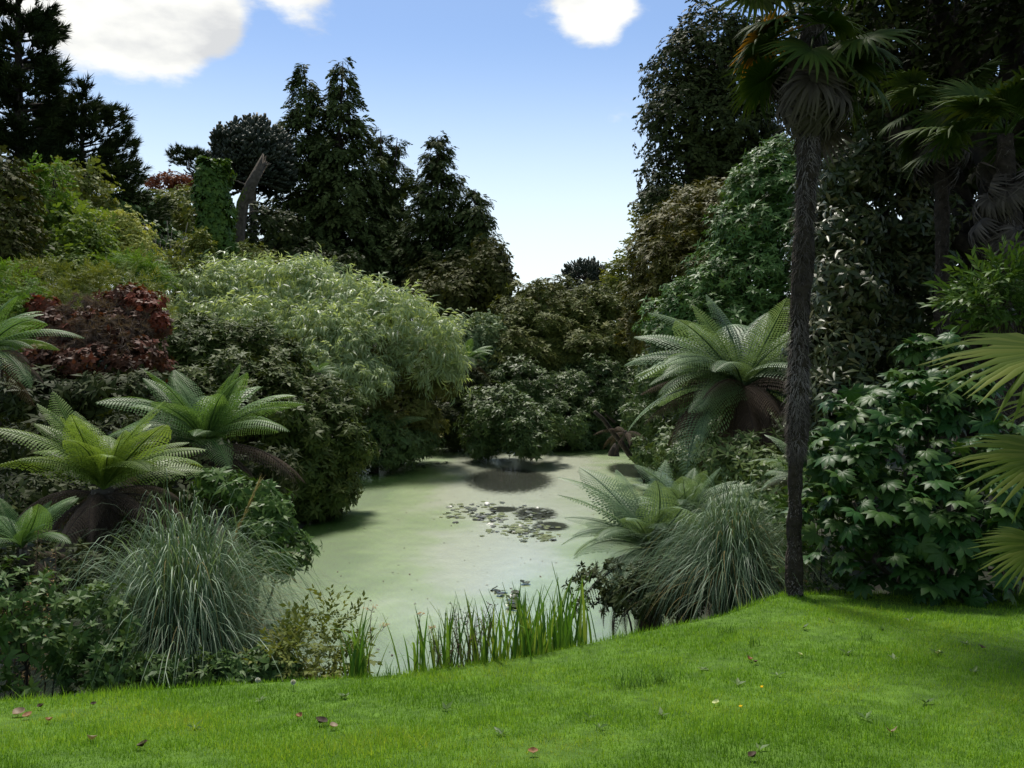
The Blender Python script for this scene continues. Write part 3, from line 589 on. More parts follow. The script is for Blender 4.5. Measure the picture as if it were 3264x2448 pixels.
# smoke bush
SMK=[E(140,1000,17.5,55,45,.4),E(250,1060,17,110,70,.8),E(420,970,17.5,70,50,.5),E(360,1060,17,110,80,.8),E(200,1180,16.2,140,90,.9),E(360,1180,16.2,140,90,.9),E(480,1040,17.2,50,50,.5)]
smoke=plant('smoke_bush','dark red-leaved smoke bush with brownish haze of plumes','shrub',SMK,rosettes(.10,.062,6,101,tilt=(-.4,.5)),'smoke_bush_leaves',55,102,.05,base=(X(290,16.6),16.6,0),bill=.34,inner=.3,bias=-.12)
leafy(smoke,[E(300,1010,16.9,90,50,.5),E(380,1100,16.3,110,70,.6),E(240,1110,16.2,100,60,.6),E(440,1060,16.9,60,50,.4)],needle_tufts(.16,.012,26,103,1.4),MATS['smoke_plumes'],34,104,mode='n',part='plumes',inner=0)
leafy(smoke,[E(140,985,17.2,45,28,.25),E(455,975,17.2,50,40,.3),E(330,1040,16.7,30,24,.2),E(500,1030,17,26,30,.2)],rosettes(.11,.07,6,105),MATS['smoke_bush_leaves'],60,106,part='red_shoots',bias=.35,inner=0)
plant('green_undershrub','dark green bush under the smoke bush','shrub',[E(150,1280,15,190,80,.9),E(400,1270,15,150,80,.9)],RH,'evergreen_dark_leaves',36,107,.05,base=(X(260,15),15,0))
# bamboo: arching plumes
BL=[E(610,950,33,130,90,1.6),E(760,915,33.5,130,70,1.6),E(900,930,33,140,85,1.7),E(1030,950,33,130,80,1.6),E(1150,1000,32,130,85,1.6),E(1270,1040,31.5,110,90,1.5),E(1360,1110,31,80,100,1.3),E(700,1040,31.5,140,80,1.5),E(850,1060,31,150,90,1.5),E(1000,1090,30.5,150,90,1.5),E(1120,1120,30,130,90,1.4),E(560,1020,31.5,80,70,1.2),E(1080,1210,29,90,70,1.0),E(1150,1200,29,70,60,1),E(1400,1180,31,45,80,1)]
plant('bamboo_thicket','great pale yellow-green mound of drooping bamboo leaves','bamboo',BL,BAM,'bamboo_leaves',24,111,.04,base=(X(900,32),32,0),mode='f',droop=.30,bill=.30,inner=.2,size=1.0,patch=.5,gap=.85)
def bamboo_tips():
    r=bpy.data.objects['bamboo_thicket']; rng=RNG(112); mb=MB(); ps=[]
    for px,py in ((590,850),(610,860),(700,842),(730,850),(880,838),(900,845),(770,850),(1180,905),(1240,930),(1360,1010),(560,880),(830,846)):
        q=P(px,py,33+rng.uniform(-.3,.3)); 
        for k in range(8): ps.append(q+rng.normal(0,.09,3)-[0,0,.14*k*.6])
    p=np.array(ps); f=np.stack([rng.normal(0,.6,len(p)),rng.normal(0,.6,len(p)),rng.uniform(.1,1.2,len(p))],1); scatter(mb,BAM,p,frames_fu(f,np.tile([0,0,1.],(len(p),1))+rng.normal(0,.4,p.shape)),rng.uniform(.7,1.1,len(p)),rng.uniform(.5,1,len(p)),0,rng); world_part(mb,'shoots',MATS['bamboo_leaves'],r)
bamboo_tips()
# rhododendrons on the left bank
plant('rhododendron','olive rhododendron in tiers between smoke bush and bamboo','shrub',[E(640,1130,22,150,85,1.3),E(800,1120,22.5,120,80,1.2),E(580,1240,21,130,90,1.2),E(740,1240,21,160,100,1.3),E(900,1190,22,80,80,1),E(840,1300,20.5,120,80,1.1),E(650,1330,20,150,80,1.1)],RH,'rhododendron_leaves',52,121,.09,base=(X(720,22),22,0),bill=.30,size=.95,up=.6)
plant('rhododendron','glossy rhododendron hanging over the water with yellowing top tufts','shrub',[E(1020,1290,22.5,130,75,1.2),E(960,1380,21.5,150,90,1.2),E(1080,1420,22,95,95,1.1),E(930,1500,21,140,90,1.1),E(1050,1540,21.5,95,80,1.0),E(960,1600,21,110,50,.9)],RHs,'rhododendron_leaves',46,122,.09,base=(-6.6,22.5,0),bill=.30,size=.85,up=.6,below=-.8)
plant('azalea','twiggy brown-green azalea spilling toward the far end of the pond','shrub',[E(1270,1190,32,130,95,1.5),E(1370,1220,32.5,85,90,1.3),E(1250,1320,31,120,95,1.4),E(1340,1350,32,80,80,1.2)],rosettes(.11,.045,6,124),'azalea_leaves',42,123,.07,base=(-6.9,32.5,0),bill=.26,size=1.25,inner=.3,bark='pale_bark')
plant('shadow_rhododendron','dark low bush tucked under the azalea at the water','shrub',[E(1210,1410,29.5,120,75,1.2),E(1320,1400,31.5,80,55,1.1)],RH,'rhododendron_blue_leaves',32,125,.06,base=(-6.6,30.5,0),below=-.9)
plant('eucalyptus_shrub','silvery blue-green loose bush behind the bamboo end','shrub',[E(1520,1085,40,85,65,1.4),E(1450,1060,41,40,45,.9),E(1590,1060,41,40,50,.9),E(1560,1150,39,70,60,1.2)],BRs,'grey_green_leaves',28,126,.07,base=(X(1520,40),40,0),bill=.3,size=1.4)
plant('undergrowth_bush','dark bush closing the left end of the far bank','shrub',[E(1440,1340,36,90,70,1.4),E(1500,1260,37,90,70,1.4),E(1300,1370,38.5,120,80,1.6),E(1420,1400,39,120,50,1.4),E(1560,1390,39.5,90,60,1.4)],RH,'evergreen_dark_leaves',24,127,.06,base=(X(1460,37),37.5,0),size=1.3,below=-.8)
# far rhododendron over the water
plant('rhododendron','wide domed bronze-tipped rhododendron at the far end of the pond','shrub',[E(1790,990,43,175,70,2.4),E(1690,1050,42,150,80,2.3),E(1900,1030,43,150,90,2.3),E(1640,1150,40,120,90,2),E(1800,1130,41,170,80,2.2),E(1960,1150,42,110,110,2),E(1750,1080,41.5,150,70,2),E(1870,1110,41.5,130,80,2)],RH,'rhododendron_olive_leaves',32,131,.16,base=(X(1800,43),43,0),bill=.27,size=1.3,up=.7)
plant('rhododendron','deep green rhododendron skirt reaching its lowest boughs over the pond','shrub',[E(1700,1250,38,150,80,2),E(1860,1240,39,150,90,2),E(1580,1320,33,105,75,1.5),E(1660,1350,32,110,75,1.4),E(1690,1410,31,80,38,.9),E(1540,1400,32.5,60,50,1),E(1800,1340,37,140,90,2),E(1960,1300,39,110,110,2),E(1900,1390,38,130,50,1.6)],RH,'rhododendron_blue_leaves',30,132,.14,base=(X(1820,39.5),39.5,0),bill=.27,size=1.12,up=.55,below=-.9)
# ---- right bank
plant('evergreen_oak','tall dark billowing evergreen tree beside the sky gap','tree',[E(2260,130,44,130,85,2.2),E(2190,230,44,125,90,2.4),E(2330,250,44,150,120,2.6),E(2180,400,43,115,120,2.4),E(2310,430,43,140,130,2.6),E(2400,200,44,110,120,2.4),E(2200,570,43,140,120,2.6),E(2350,600,43,140,120,2.6),E(2130,700,42,90,120,2.2),E(2400,420,44,60,120,2),E(2230,760,42,150,110,2.4)],BRs,'evergreen_dark_leaves',10,141,.45,base=(X(2260,44),44,0),bill=.30,size=1.85,inner=.7,gap=1.0)
plant('hedge_tree','lighter loose-leaved tree fringing the dark evergreen oak','tree',[E(2060,830,50,60,80,1.6),E(2010,890,50,55,70,1.5),E(2075,690,46,30,55,.8),E(1990,940,49,45,45,1.2)],BR,'olive_leaves',10,142,.15,base=(X(2060,49),49,0),size=1.2,inner=.15,mode='f')
plant('rhododendron','brown-tinged rhododendron climbing the right bank in tiers','shrub',[E(2280,660,33,150,70,2),E(2180,740,32.5,130,80,2),E(2330,740,32,130,100,2),E(2120,840,32,110,90,1.8),E(2230,870,31,140,90,2),E(2080,940,32,80,90,1.6),E(2060,1050,33,60,120,1.6)],RH,'rhododendron_brown_leaves',27,143,.16,base=(X(2220,33),33.5,0),bill=.26,size=1.15,up=.7)
plant('rhododendron','fresh green rhododendron tower left of the palm trunk','shrub',[E(2480,520,26,90,70,1.2),E(2440,610,25.5,120,80,1.4),E(2530,640,25,100,110,1.4),E(2400,740,25,130,90,1.5),E(2520,800,24.5,120,110,1.5),E(2370,880,24.5,140,90,1.5),E(2240,960,25,120,80,1.4),E(2480,960,24,120,100,1.4),E(2330,1030,24,150,80,1.4),E(2170,1050,25.5,110,80,1.4)],RH,'rhododendron_green_leaves',36,144,.14,base=(X(2420,26),26.5,0),bill=.27,size=1.02,up=.65)
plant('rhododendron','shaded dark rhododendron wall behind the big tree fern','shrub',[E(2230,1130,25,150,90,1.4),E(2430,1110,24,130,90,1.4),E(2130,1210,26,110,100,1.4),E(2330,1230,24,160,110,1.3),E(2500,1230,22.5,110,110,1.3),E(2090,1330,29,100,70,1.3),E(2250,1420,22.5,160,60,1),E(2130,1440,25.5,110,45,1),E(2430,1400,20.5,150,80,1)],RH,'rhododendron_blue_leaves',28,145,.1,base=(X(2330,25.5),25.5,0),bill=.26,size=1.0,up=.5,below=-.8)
# dark trees behind and above the fatsia
mag=plant('magnolia_tree','dark glossy-leaved evergreen tree just right of the tall palm trunk','tree',[E(2690,560,13.5,110,120,.9),E(2660,760,13,100,110,.9),E(2680,940,12.5,120,110,.9),E(2660,1130,12,110,110,.8),E(2690,1300,11.5,120,110,.8),E(2830,700,14,140,140,1.1),E(2850,950,13.5,140,140,1.1),E(2830,1200,12.5,120,130,1)],MAG,'magnolia_leaves',50,151,.14,base=(X(2800,14),14,0),bill=.30,size=.72,up=.15,below=-.8)
plant('canopy_tree','dense shade tree arching over the top right corner','tree',[E(2760,180,14.5,150,140,1.5),E(2980,220,15.5,220,190,1.5),E(3240,260,15,200,220,1.5),E(2800,90,14,190,150,1.6),E(3020,60,13.5,200,170,1.8),E(3230,120,13,180,200,1.8),E(2900,330,15,170,140,1.6),E(3130,330,14.5,180,160,1.7),E(3330,350,13.5,160,200,1.7),E(2950,-120,13,250,130,2),E(3250,-120,13,250,160,2)],BRs,'evergreen_dark_leaves',34,152,.3,base=(X(3300,14.5),14.5,0),bill=.26,size=.95,mode='f',droop=.4,inner=.5)
plant('shade_tree','black-green tree closing the dark hollow behind the fatsia','tree',[E(2900,450,17.5,180,170,1.6),E(3150,450,17,200,180,1.6),E(3000,700,17,190,200,1.6),E(3200,700,16.5,180,220,1.6),E(3000,1000,16,190,190,1.5),E(3220,1000,15,180,200,1.5),E(3380,850,14,150,300,1.4)],MAG,'evergreen_dark_leaves',14,153,.2,base=(X(3120,17),17,0),size=1.0)
plant('bay_shrub','fresh green lance-leaved shrub reaching over the fatsia top','shrub',[E(3190,900,9,75,45,.3),E(3150,960,8.8,60,40,.3),E(3250,980,8.8,70,60,.35)],sprigs(.22,.10,.03,9,154,spread=.7),'bay_leaves',80,155,.03,base=(X(3260,9.2),9.2,0),mode='f',droop=.05,bill=.4,inner=.2)

# ------------------------------------------------------------------ ferns
def frond_mesh(name,mat,L,Wm,a0,a1,npin,seed,nt=7,sag=.5,roll=0.0):
    """arching frond along +X: rachis, paired pinnae, each with toothed pinnules"""
    r=RNG(seed); n=npin+5; t=np.linspace(0,1,n); ang=a0+(a1-a0)*t**1.15; ds=L/(n-1)
    c=np.zeros((n,3)); c[1:,0]=np.cumsum(np.cos(ang[:-1])*ds); c[1:,2]=np.cumsum(np.sin(ang[:-1])*ds); c[:,1]=roll*L*t**2
    mb=MB(); V,T=tube(c,np.linspace(.012,.002,n)*max(L,.6),4); mb.add(V,T,.15)
    for i in range(4,n-1):
        tt=(i-3)/(n-4); w=Wm*(min(1,.35+tt*2.2) if tt<.3 else 1)*max(.02,(1-tt**2.2))**.85*r.uniform(.92,1.05)
        tg=np.array([math.cos(ang[i]),0,math.sin(ang[i])]); up=np.array([-math.sin(ang[i]),0,math.cos(ang[i])])
        for s in (-1,1):
            base=c[i]; k=np.linspace(0,1,nt+1); fwd=.30+.25*tt
            d=np.array([0,s,0])*math.cos(fwd)+tg*math.sin(fwd)
            pts=base+d*(w*k)[:,None]+tg*(.10*w*k**2)[:,None]-np.array([0,0,1])*(sag*w*.55*k**2)[:,None]+up*(.10*w*np.sin(k*2.6))[:,None]
            pw=ds*.56*(1-.7*k**1.5)+.002; side=tg*.9
            Vp,Tp=[],[]
            for j in range(nt):
                m=(pts[j]+pts[j+1])/2; q=len(Vp); off=side*pw[j]; dn=-up*pw[j]*.25
                Vp+=[pts[j],pts[j+1],m+off+d*.3*w/nt+dn,m-off+d*.3*w/nt+dn]; Tp+=[(q,q+1,q+2),(q+1,q,q+3)]
            mb.add(np.array(Vp),np.array(Tp),np.clip(.3+.45*tt+r.uniform(-.2,.2),0,1))
    return mb.mesh(name,MATS[mat])
FR={}
for key,mat in (('g','fern_green'),('y','fern_yellow_green'),('b','fern_blue_green'),('d','fern_dead')):
    for v,(a0,a1) in enumerate(((1.22,.7),(.98,.1),(.75,-.4),(.45,-.75),(.1,-1.0))):
        if key=='d': a0,a1=((.5,-.9),(.2,-1.2),(-.1,-1.45),(-.5,-1.6),(-.9,-1.6))[v]
        FR[key,v]=[frond_mesh('frond',mat,1.0,.235 if key!='d' else .15,a0+(0,-.12,.1,.05)[j],a1+(.2,-.25,.0,-.1)[j],38,200+v*7+j,sag=.5 if key!='d' else 1.4,roll=(-.18,.15,-.05,.07)[j]) for j in range(4)]
def fern(label,x,y,zc,L,n,key,seed,dead=0,name='tree_fern',tiers=(0,1,1,2,2,3),tr=.12,az0=0,group=None,tilt=0.0,scale_var=.22,skip=None,perched=False):
    rng=RNG(seed); zb=Hs(x,y) if not perched else zc-.12; root=thing(name,label,'fern',(x,y,zb),group); mb=MB(); top=np.array([0,0,max(zc-zb,.05)])
    k=8; path=np.linspace([0,0,-.15],top,k); V,T=tube(path,np.linspace(tr*1.2,tr,k),10); V+=rng.normal(0,.012,V.shape); mb.add(V,T,.4)
    if perched: mb=MB(); V,T=tube(np.array([(0,0,-.02),(0,0,.05),(0,0,.12)]),np.array([.04,.06,.03]),8); mb.add(V,T,.3)
    nh=int(120*max(zc-zb,.1)/.5); hz=rng.random(nh)*top[2]; th=rng.uniform(0,6.28,nh); b=np.stack([np.cos(th)*tr,np.sin(th)*tr,hz],1); e=b*np.array([1.5,1.5,1])+np.array([0,0,-.07])
    p=np.stack([-np.sin(th),np.cos(th),0*th],1)*.012; mb.add(np.stack([b+p,b-p,e],1).reshape(-1,3),np.arange(nh*3).reshape(-1,3),.7); mb.obj('trunk',MATS['palm_fibre'],root)
    for i in range(n):
        a=az0+i*2.39996+rng.uniform(-.5,.5)
        if skip and skip(math.cos(a),math.sin(a)): continue
        v=tiers[int(i/n*len(tiers))]; s=L*rng.uniform(1-scale_var,1+scale_var)*(1 if v>0 else .85)
        M=Matrix.Translation(Vector(top))@Matrix.Rotation(a,4,'Z')@Matrix.Rotation(rng.uniform(-.18,.18)+tilt,4,'Y')@Matrix.Rotation(rng.uniform(-.4,.4),4,'X')@Matrix.Diagonal((s,s*rng.uniform(.9,1.15),s,1)); link('frond',FR[key,v][rng.integers(4)],root,M)
    for i in range(dead):
        a=rng.uniform(0,6.28); v=rng.integers(0,5); s=L*rng.uniform(.7,1.1)
        M=Matrix.Translation(Vector(top)-Vector((0,0,.08)))@Matrix.Rotation(a,4,'Z')@Matrix.Diagonal((s,s,s,1)); o=link('dead_frond',FR['d',v][rng.integers(2)],root,M)
    return root
def fern_at(label,px,py,d,Lpx,n,key,seed,**kw): q=P(px,py,d); return fern(label,q[0],q[1],q[2],Lpx/F*d,n,key,seed,**kw)
fern_at('yellow-green tree fern with upright shuttlecock fronds behind the left pampas',330,1560,9.2,345,32,'y',301,dead=26,tiers=(0,0,0,1,1,1,2,2))
fern_at('darker green tree fern with arching fronds above the yellow-green one',655,1420,12.5,330,34,'g',302,dead=22,tiers=(0,0,0,1,1,2,2,3))
fern_at('tree fern at the left edge with brown hanging dead fronds',-60,1130,11.5,270,20,'g',303,dead=14,tiers=(1,2,2,3))
fern_at('small low fern among dark stems at the left edge',70,1745,6.6,200,16,'g',304,dead=2,name='fern',tiers=(0,1,1,2),tr=.05)
fern_at('great spreading tree fern on the right bank, brown skirt of dead fronds',2365,1235,16.5,365,50,'b',305,dead=60,tiers=(0,1,1,2,2,3,3,3,4,4),tr=.2)
fern_at('tree fern half hidden behind the palm trunk above the right pampas',2560,1520,11.0,210,18,'b',306,dead=3,tiers=(1,2,2,3))
fern_at('pale feathery fern leaning over the water beside the right pampas',2075,1755,9.6,325,46,'b',307,dead=30,tiers=(0,1,1,2,2,2,3,3),name='tree_fern')
fern_at('fern pressed between pale feathery fern and right pampas',2190,1650,9.9,210,22,'b',312,dead=2,tiers=(0,1,1,2),name='tree_fern')
fern_at('small distant tree fern below the silvery bush',1490,1150,36,100,18,'g',308,dead=8,tiers=(1,2,2,3))
fern_at('dim fern drooping to the water under the azalea',1195,1395,29.5,150,16,'g',309,dead=4,tiers=(2,3,3,4))
fern_at('small fern poking out between the two left bank rhododendrons',1010,1190,23,85,10,'g',310,dead=0,tiers=(1,2,3))
fern_at('dying brown fern on the leaning dark trunk',1995,1372,26.8,110,0,'b',311,dead=8,tiers=(3,4),tr=.05,perched=True,name='fern')
# leaning black trunk and stump at the right shore
def lean_trunk():
    rng=RNG(321); r=thing('leaning_trunk','black leaning trunk reaching out over the right shore','tree trunk',(X(2130,27),27.6,Hs(X(2130,27),27.6))); mb=MB()
    limb(mb,np.array(r.location)-[0,0,.2],P(1895,1312,26.5),.13,.06,rng,.04,9,9,wob=.03); world_part(mb,'trunk',MATS['bark'],r,True)
    m2=MB(); limb(m2,P(1960,1345,26.7),P(1930,1320,26.4),.05,.02,rng,0,5); world_part(m2,'branch',MATS['bark'],r)
    q=ground_at(1955,1452); s=thing('stump','small dark broken stump standing in the duckweed','stump',(X(1957,34.3),34.3,0)); m=MB(); V,T=tube(np.array([(0,0,-.3),(0,0,.15),(.03,0,.35),(.06,.02,.5)]),np.array([.28,.22,.14,.04]),8); V+=rng.normal(0,.02,V.shape); m.add(V,T,.3); m.obj('wood',MATS['bark'],s)
lean_trunk()

# ------------------------------------------------------------------ palms
def fan_mesh(mat,rad,pet,seed,nseg=34,span=2.55,droop=.5,fold=.02,split=.45,edgemat=None,turn=False):
    r=RNG(seed); mb=MB(); c=np.array([(0,0,0),(pet*.5,0,.02*pet),(pet,0,0)]); V,T=tube(c,np.array([.013,.011,.009]),5); mb.add(V,T,.5); hub=c[-1]
    st=np.array([.0,.25,.5,.75,1.0]); wd=np.array([.15,.58,.64,.40,.02])
    for k in range(nseg):
        a=-span+2*span*(k+.5)/nseg; ln=rad*(1-.28*(abs(a)/span)**2)*r.uniform(.9,1.05); w=2*span/nseg*rad*.5
        d=np.array([math.cos(a),math.sin(a),0]); p=np.array([-math.sin(a),math.cos(a),0]); dr=droop*r.uniform(.5,1.3); up=np.array([0,0,1.])
        kink=r.random()<.3
        V=[]
        for s,ww in zip(st,wd):
            q=hub+d*ln*s*(1-.12*dr*s)+up*(.05*rad*math.sin(s*3)-dr*ln*max(0,s-.3)**2*(1.5 if kink else .8))+up*.03*abs(math.sin(a))*rad
            h=w*ww; V+=[q+p*h-up*fold*rad*ww,q+up*fold*rad*.9*ww,q-p*h-up*fold*rad*ww]
        T=[]
        for i in range(len(st)-1):
            b=i*3; T+=[(b,b+3,b+1),(b+1,b+3,b+4),(b+1,b+4,b+2),(b+2,b+4,b+5)]
        m=0
        rv=np.clip(r.random()*.7+np.repeat(st,3)*.3,0,1) if not turn else np.clip(np.repeat(st,3)*1.15-.1+r.uniform(-.2,.2),0,1)
        mb.add(np.array(V),np.array(T),rv,m)
        if edgemat is not None and r.random()<.15: mb.add(np.array(V)[9:]*np.array([1,1,1])+np.array([0,0,.002]),np.array(T[:4]),.5,1)
    return mb.mesh('fan_leaf',[MATS[mat]]+([MATS[edgemat]] if edgemat else []))
FAN={'green':[fan_mesh('palm_fan_green',.52,.55,400+i,droop=.45) for i in range(3)],'orange':[fan_mesh('palm_fan_turning',.5,.55,410+i,droop=.3,turn=True) for i in range(2)],
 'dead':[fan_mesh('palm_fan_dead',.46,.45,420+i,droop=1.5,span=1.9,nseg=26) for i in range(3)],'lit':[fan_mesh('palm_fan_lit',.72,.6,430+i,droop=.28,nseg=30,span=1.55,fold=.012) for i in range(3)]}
def fan(root,kind,base,az,pitch,roll,s,rng,name='fan_leaf'):
    M=Matrix.Translation(Vector(base))@Matrix.Rotation(az,4,'Z')@Matrix.Rotation(-pitch,4,'Y')@Matrix.Rotation(roll,4,'X')@Matrix.Scale(s,4)
    return link(name,FAN[kind][rng.integers(len(FAN[kind]))],root,M)
def palm_trunk(root,path,rads,seed,hairs=5200,lump=.018):
    rng=RNG(seed); path=np.asarray(path,float); k=60; t=np.linspace(0,1,len(path)); tt=np.linspace(0,1,k); pp=np.stack([np.interp(tt,t,path[:,i]) for i in range(3)],1); rr=np.interp(tt,t,rads)
    rr2=rr*(1+.06*np.sin(tt*95+rng.uniform(0,6))+.07*np.sin(tt*41+1)+.05*np.sin(tt*23))+rng.normal(0,.005,k); V,T=tube(pp,rr2*.93,18); V+=rng.normal(0,lump*.35,V.shape); mb=MB(); mb.add(V,T,.4); tr=mb.obj('trunk',MATS['palm_trunk'],root)
    u=rng.random(hairs); b=np.stack([np.interp(u,tt,pp[:,i]) for i in range(3)],1); r=np.interp(u,tt,rr); th=rng.uniform(0,6.28,hairs); o=np.stack([np.cos(th),np.sin(th),0*th],1); sd=np.stack([-np.sin(th),np.cos(th),0*th],1)
    fu=np.interp(u,[0,.22,.26,1],[.25,.35,1,1]); ln=rng.uniform(.04,.13,hairs)*fu; b=b+o*(r*rng.uniform(.86,1.0,hairs))[:,None]; e=b+o*(ln*rng.uniform(.15,.6,hairs))[:,None]+sd*(rng.normal(0,.35,hairs)*ln)[:,None]; e[:,2]-=ln*rng.uniform(.2,1.0,hairs); w=sd*.0045
    hb=MB(); patch=np.clip(.4+.7*snoise(u*24,th*.7,seed%5)+.45*np.exp(-((u-.32)/.035)**2)+.3*np.exp(-((u-.46)/.03)**2),0,1); hb.add(np.stack([b+w,b-w,e],1).reshape(-1,3),np.arange(hairs*3).reshape(-1,3),np.repeat(np.clip(patch*.6+rng.random(hairs)*.4,0,1),3)); hb.obj('fibre',MATS['palm_fibre'],root); return pp
def tall_palm():
    rng=RNG(441); b=edge_at(2532,-.08); d=b[1]; root=thing('fan_palm','tall shaggy-trunked fan palm standing alone on the lawn edge','palm tree',b)
    rel=lambda px,py,dd=0: P(px,py,d+dd)-b
    palm_trunk(root,[(0,0,-.1),rel(2532,1700),rel(2535,1480),rel(2540,1420),rel(2543,1300),rel(2545,1150),rel(2552,950),rel(2565,700),rel(2578,480),rel(2585,330),rel(2590,40)],[.085,.056,.058,.082,.098,.088,.080,.088,.094,.093,.09],442,hairs=9000)
    top=rel(2592,25)
    for i in range(18):
        a=i*2.39996+.3; pit=rng.uniform(.15,1.1); fan(root,'green',top+[0,0,rng.uniform(-.05,.12)],a,pit,rng.uniform(-.4,.4),rng.uniform(.9,1.15),rng)
    for i in range(14):
        a=i*2.39996+1; fan(root,'green',top-[0,0,rng.uniform(.05,.35)],a,rng.uniform(-.7,.0),rng.uniform(-.5,.5),rng.uniform(.75,.95),rng)
    for i in range(34):
        a=i*2.39996; fan(root,'dead',top-[0,0,rng.uniform(.1,.62)]+np.array([math.cos(a),math.sin(a),0])*.08,a,rng.uniform(-1.45,-.95),rng.uniform(-.5,.5),rng.uniform(.6,.9),rng,'dead_fan_leaf')
    for (a,p,z,s) in ((math.pi+.10,-.42,.12,.80),): o=fan(root,'orange',top-[0,0,z],a,p,.5,s,rng); o['label']='fan leaf yellowed to orange'
tall_palm()
def dark_palm():
    rng=RNG(451); d=10.2; x=X(3215,d); b=np.array([x,d,Hs(x,d)]); root=thing('fan_palm','fan palm in deep shade behind the fatsia with hanging dead fans','palm tree',b); top=P(3205,430,d)-b
    palm_trunk(root,[(0,0,-.1),top*.5,top],[.10,.10,.10],452,2200)
    for i in range(16): a=i*2.39996; fan(root,'green',top+[0,0,rng.uniform(-.1,.1)],a,rng.uniform(-.4,1.0),rng.uniform(-.4,.4),rng.uniform(1.0,1.3),rng)
    for i in range(18): a=i*2.39996; fan(root,'dead',top-[0,0,rng.uniform(.1,1.3)],a,rng.uniform(-1.5,-.8),rng.uniform(-.5,.5),rng.uniform(.7,1),rng,'dead_fan_leaf')
dark_palm()
def dark_palm_b():
    rng=RNG(455); d=11.4; x=X(3010,d); b=np.array([x,d,Hs(x,d)]); root=thing('fan_palm','shaded fan palm whose drooping fans show between canopy tree and magnolia','palm tree',b); top=P(3000,330,d)-b
    palm_trunk(root,[(0,0,-.1),top*.5,top],[.10,.10,.10],456,1200)
    for i in range(15): a=i*2.39996; fan(root,'green',top+[0,0,rng.uniform(-.1,.1)],a,rng.uniform(-.9,.6),rng.uniform(-.4,.4),rng.uniform(.85,1.05),rng)
    for i in range(10): a=i*2.39996; fan(root,'dead',top-[0,0,rng.uniform(.0,.5)],a,rng.uniform(-1.4,-.7),rng.uniform(-.5,.5),rng.uniform(.8,1),rng,'dead_fan_leaf')
dark_palm_b()
def near_palm():
    rng=RNG(461); d=4.5; x=X(3640,d); b=np.array([x,d,Hs(x,d)]); root=thing('fan_palm','low fan palm with sunlit yellow-edged fans reaching in before the fatsia','palm tree',b)
    palm_trunk(root,[(0,0,-.1),(0,0,.7),(0,0,1.35)],[.10,.10,.09],462,1500); top=np.array([0,0,1.35])
    T=lambda px,py,dd=0:P(px,py,d+dd)-b
    for hub,tip,roll,s in ((T(3370,1130,.05),T(2960,1250,-.1),-.33,1.0),(T(3370,1460,.05),T(3050,1590,-.1),-.36,.82),(T(3330,1740),T(3200,1850,-.1),-.4,.55)):
        # petiole end at the hub, blade pointing on to the tip
        dv=tip-hub; az=math.atan2(dv[1],dv[0]); pit=math.atan2(dv[2],math.hypot(dv[0],dv[1])); dirv=dv/np.linalg.norm(dv); base=hub-dirv*.6*s
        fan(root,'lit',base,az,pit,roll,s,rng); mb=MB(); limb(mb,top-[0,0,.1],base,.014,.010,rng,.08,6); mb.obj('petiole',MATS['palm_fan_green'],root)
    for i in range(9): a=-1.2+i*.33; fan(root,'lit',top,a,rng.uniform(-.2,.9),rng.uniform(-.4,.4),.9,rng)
near_palm()

# ------------------------------------------------------------------ fatsia
def fatsia_leaf_mesh(seed):
    r=RNG(seed); mb=MB(); n=8; V=[(0,0,0)]; T=[]
    lob=[]
    for k in range(n):
        a=-2.15+4.3*k/(n-1)+r.uniform(-.06,.06); L=.225*(1-.30*(abs(a)/2.15)**1.5)*r.uniform(.92,1.06); lob.append((a,L))
    for k,(a,L) in enumerate(lob):
        d=np.array([math.cos(a),math.sin(a),0]); p=np.array([-math.sin(a),math.cos(a),0]); w=L*.19; z=np.array([0,0,1.]); i=len(V)
        V+=[d*L*.30+p*w*.55-z*.006,d*L*.30+z*.006,d*L*.30-p*w*.55-z*.006,d*L*.66+p*w-z*.018,d*L*.64-z*.008,d*L*.66-p*w-z*.018,d*L-z*.055*r.uniform(.6,1.4)]
        T+=[(0,i+1,i),(0,i+2,i+1),(i,i+1,i+3),(i+1,i+4,i+3),(i+1,i+2,i+4),(i+2,i+5,i+4),(i+3,i+4,i+6),(i+4,i+5,i+6)]
        if k>0: j=i-7; T.append((0,i+2,j))
    mb.add(np.array(V),np.array(T),r.random()); Vt,Tt=tube(np.array([(-.16,0,-.10),(-.08,0,-.04),(0,0,-.003)]),np.array([.005,.004,.003]),4); mb.add(Vt,Tt,.9)
    return mb.mesh('leaf',MATS['fatsia_leaves'])
FAT=[fatsia_leaf_mesh(500+i) for i in range(10)]
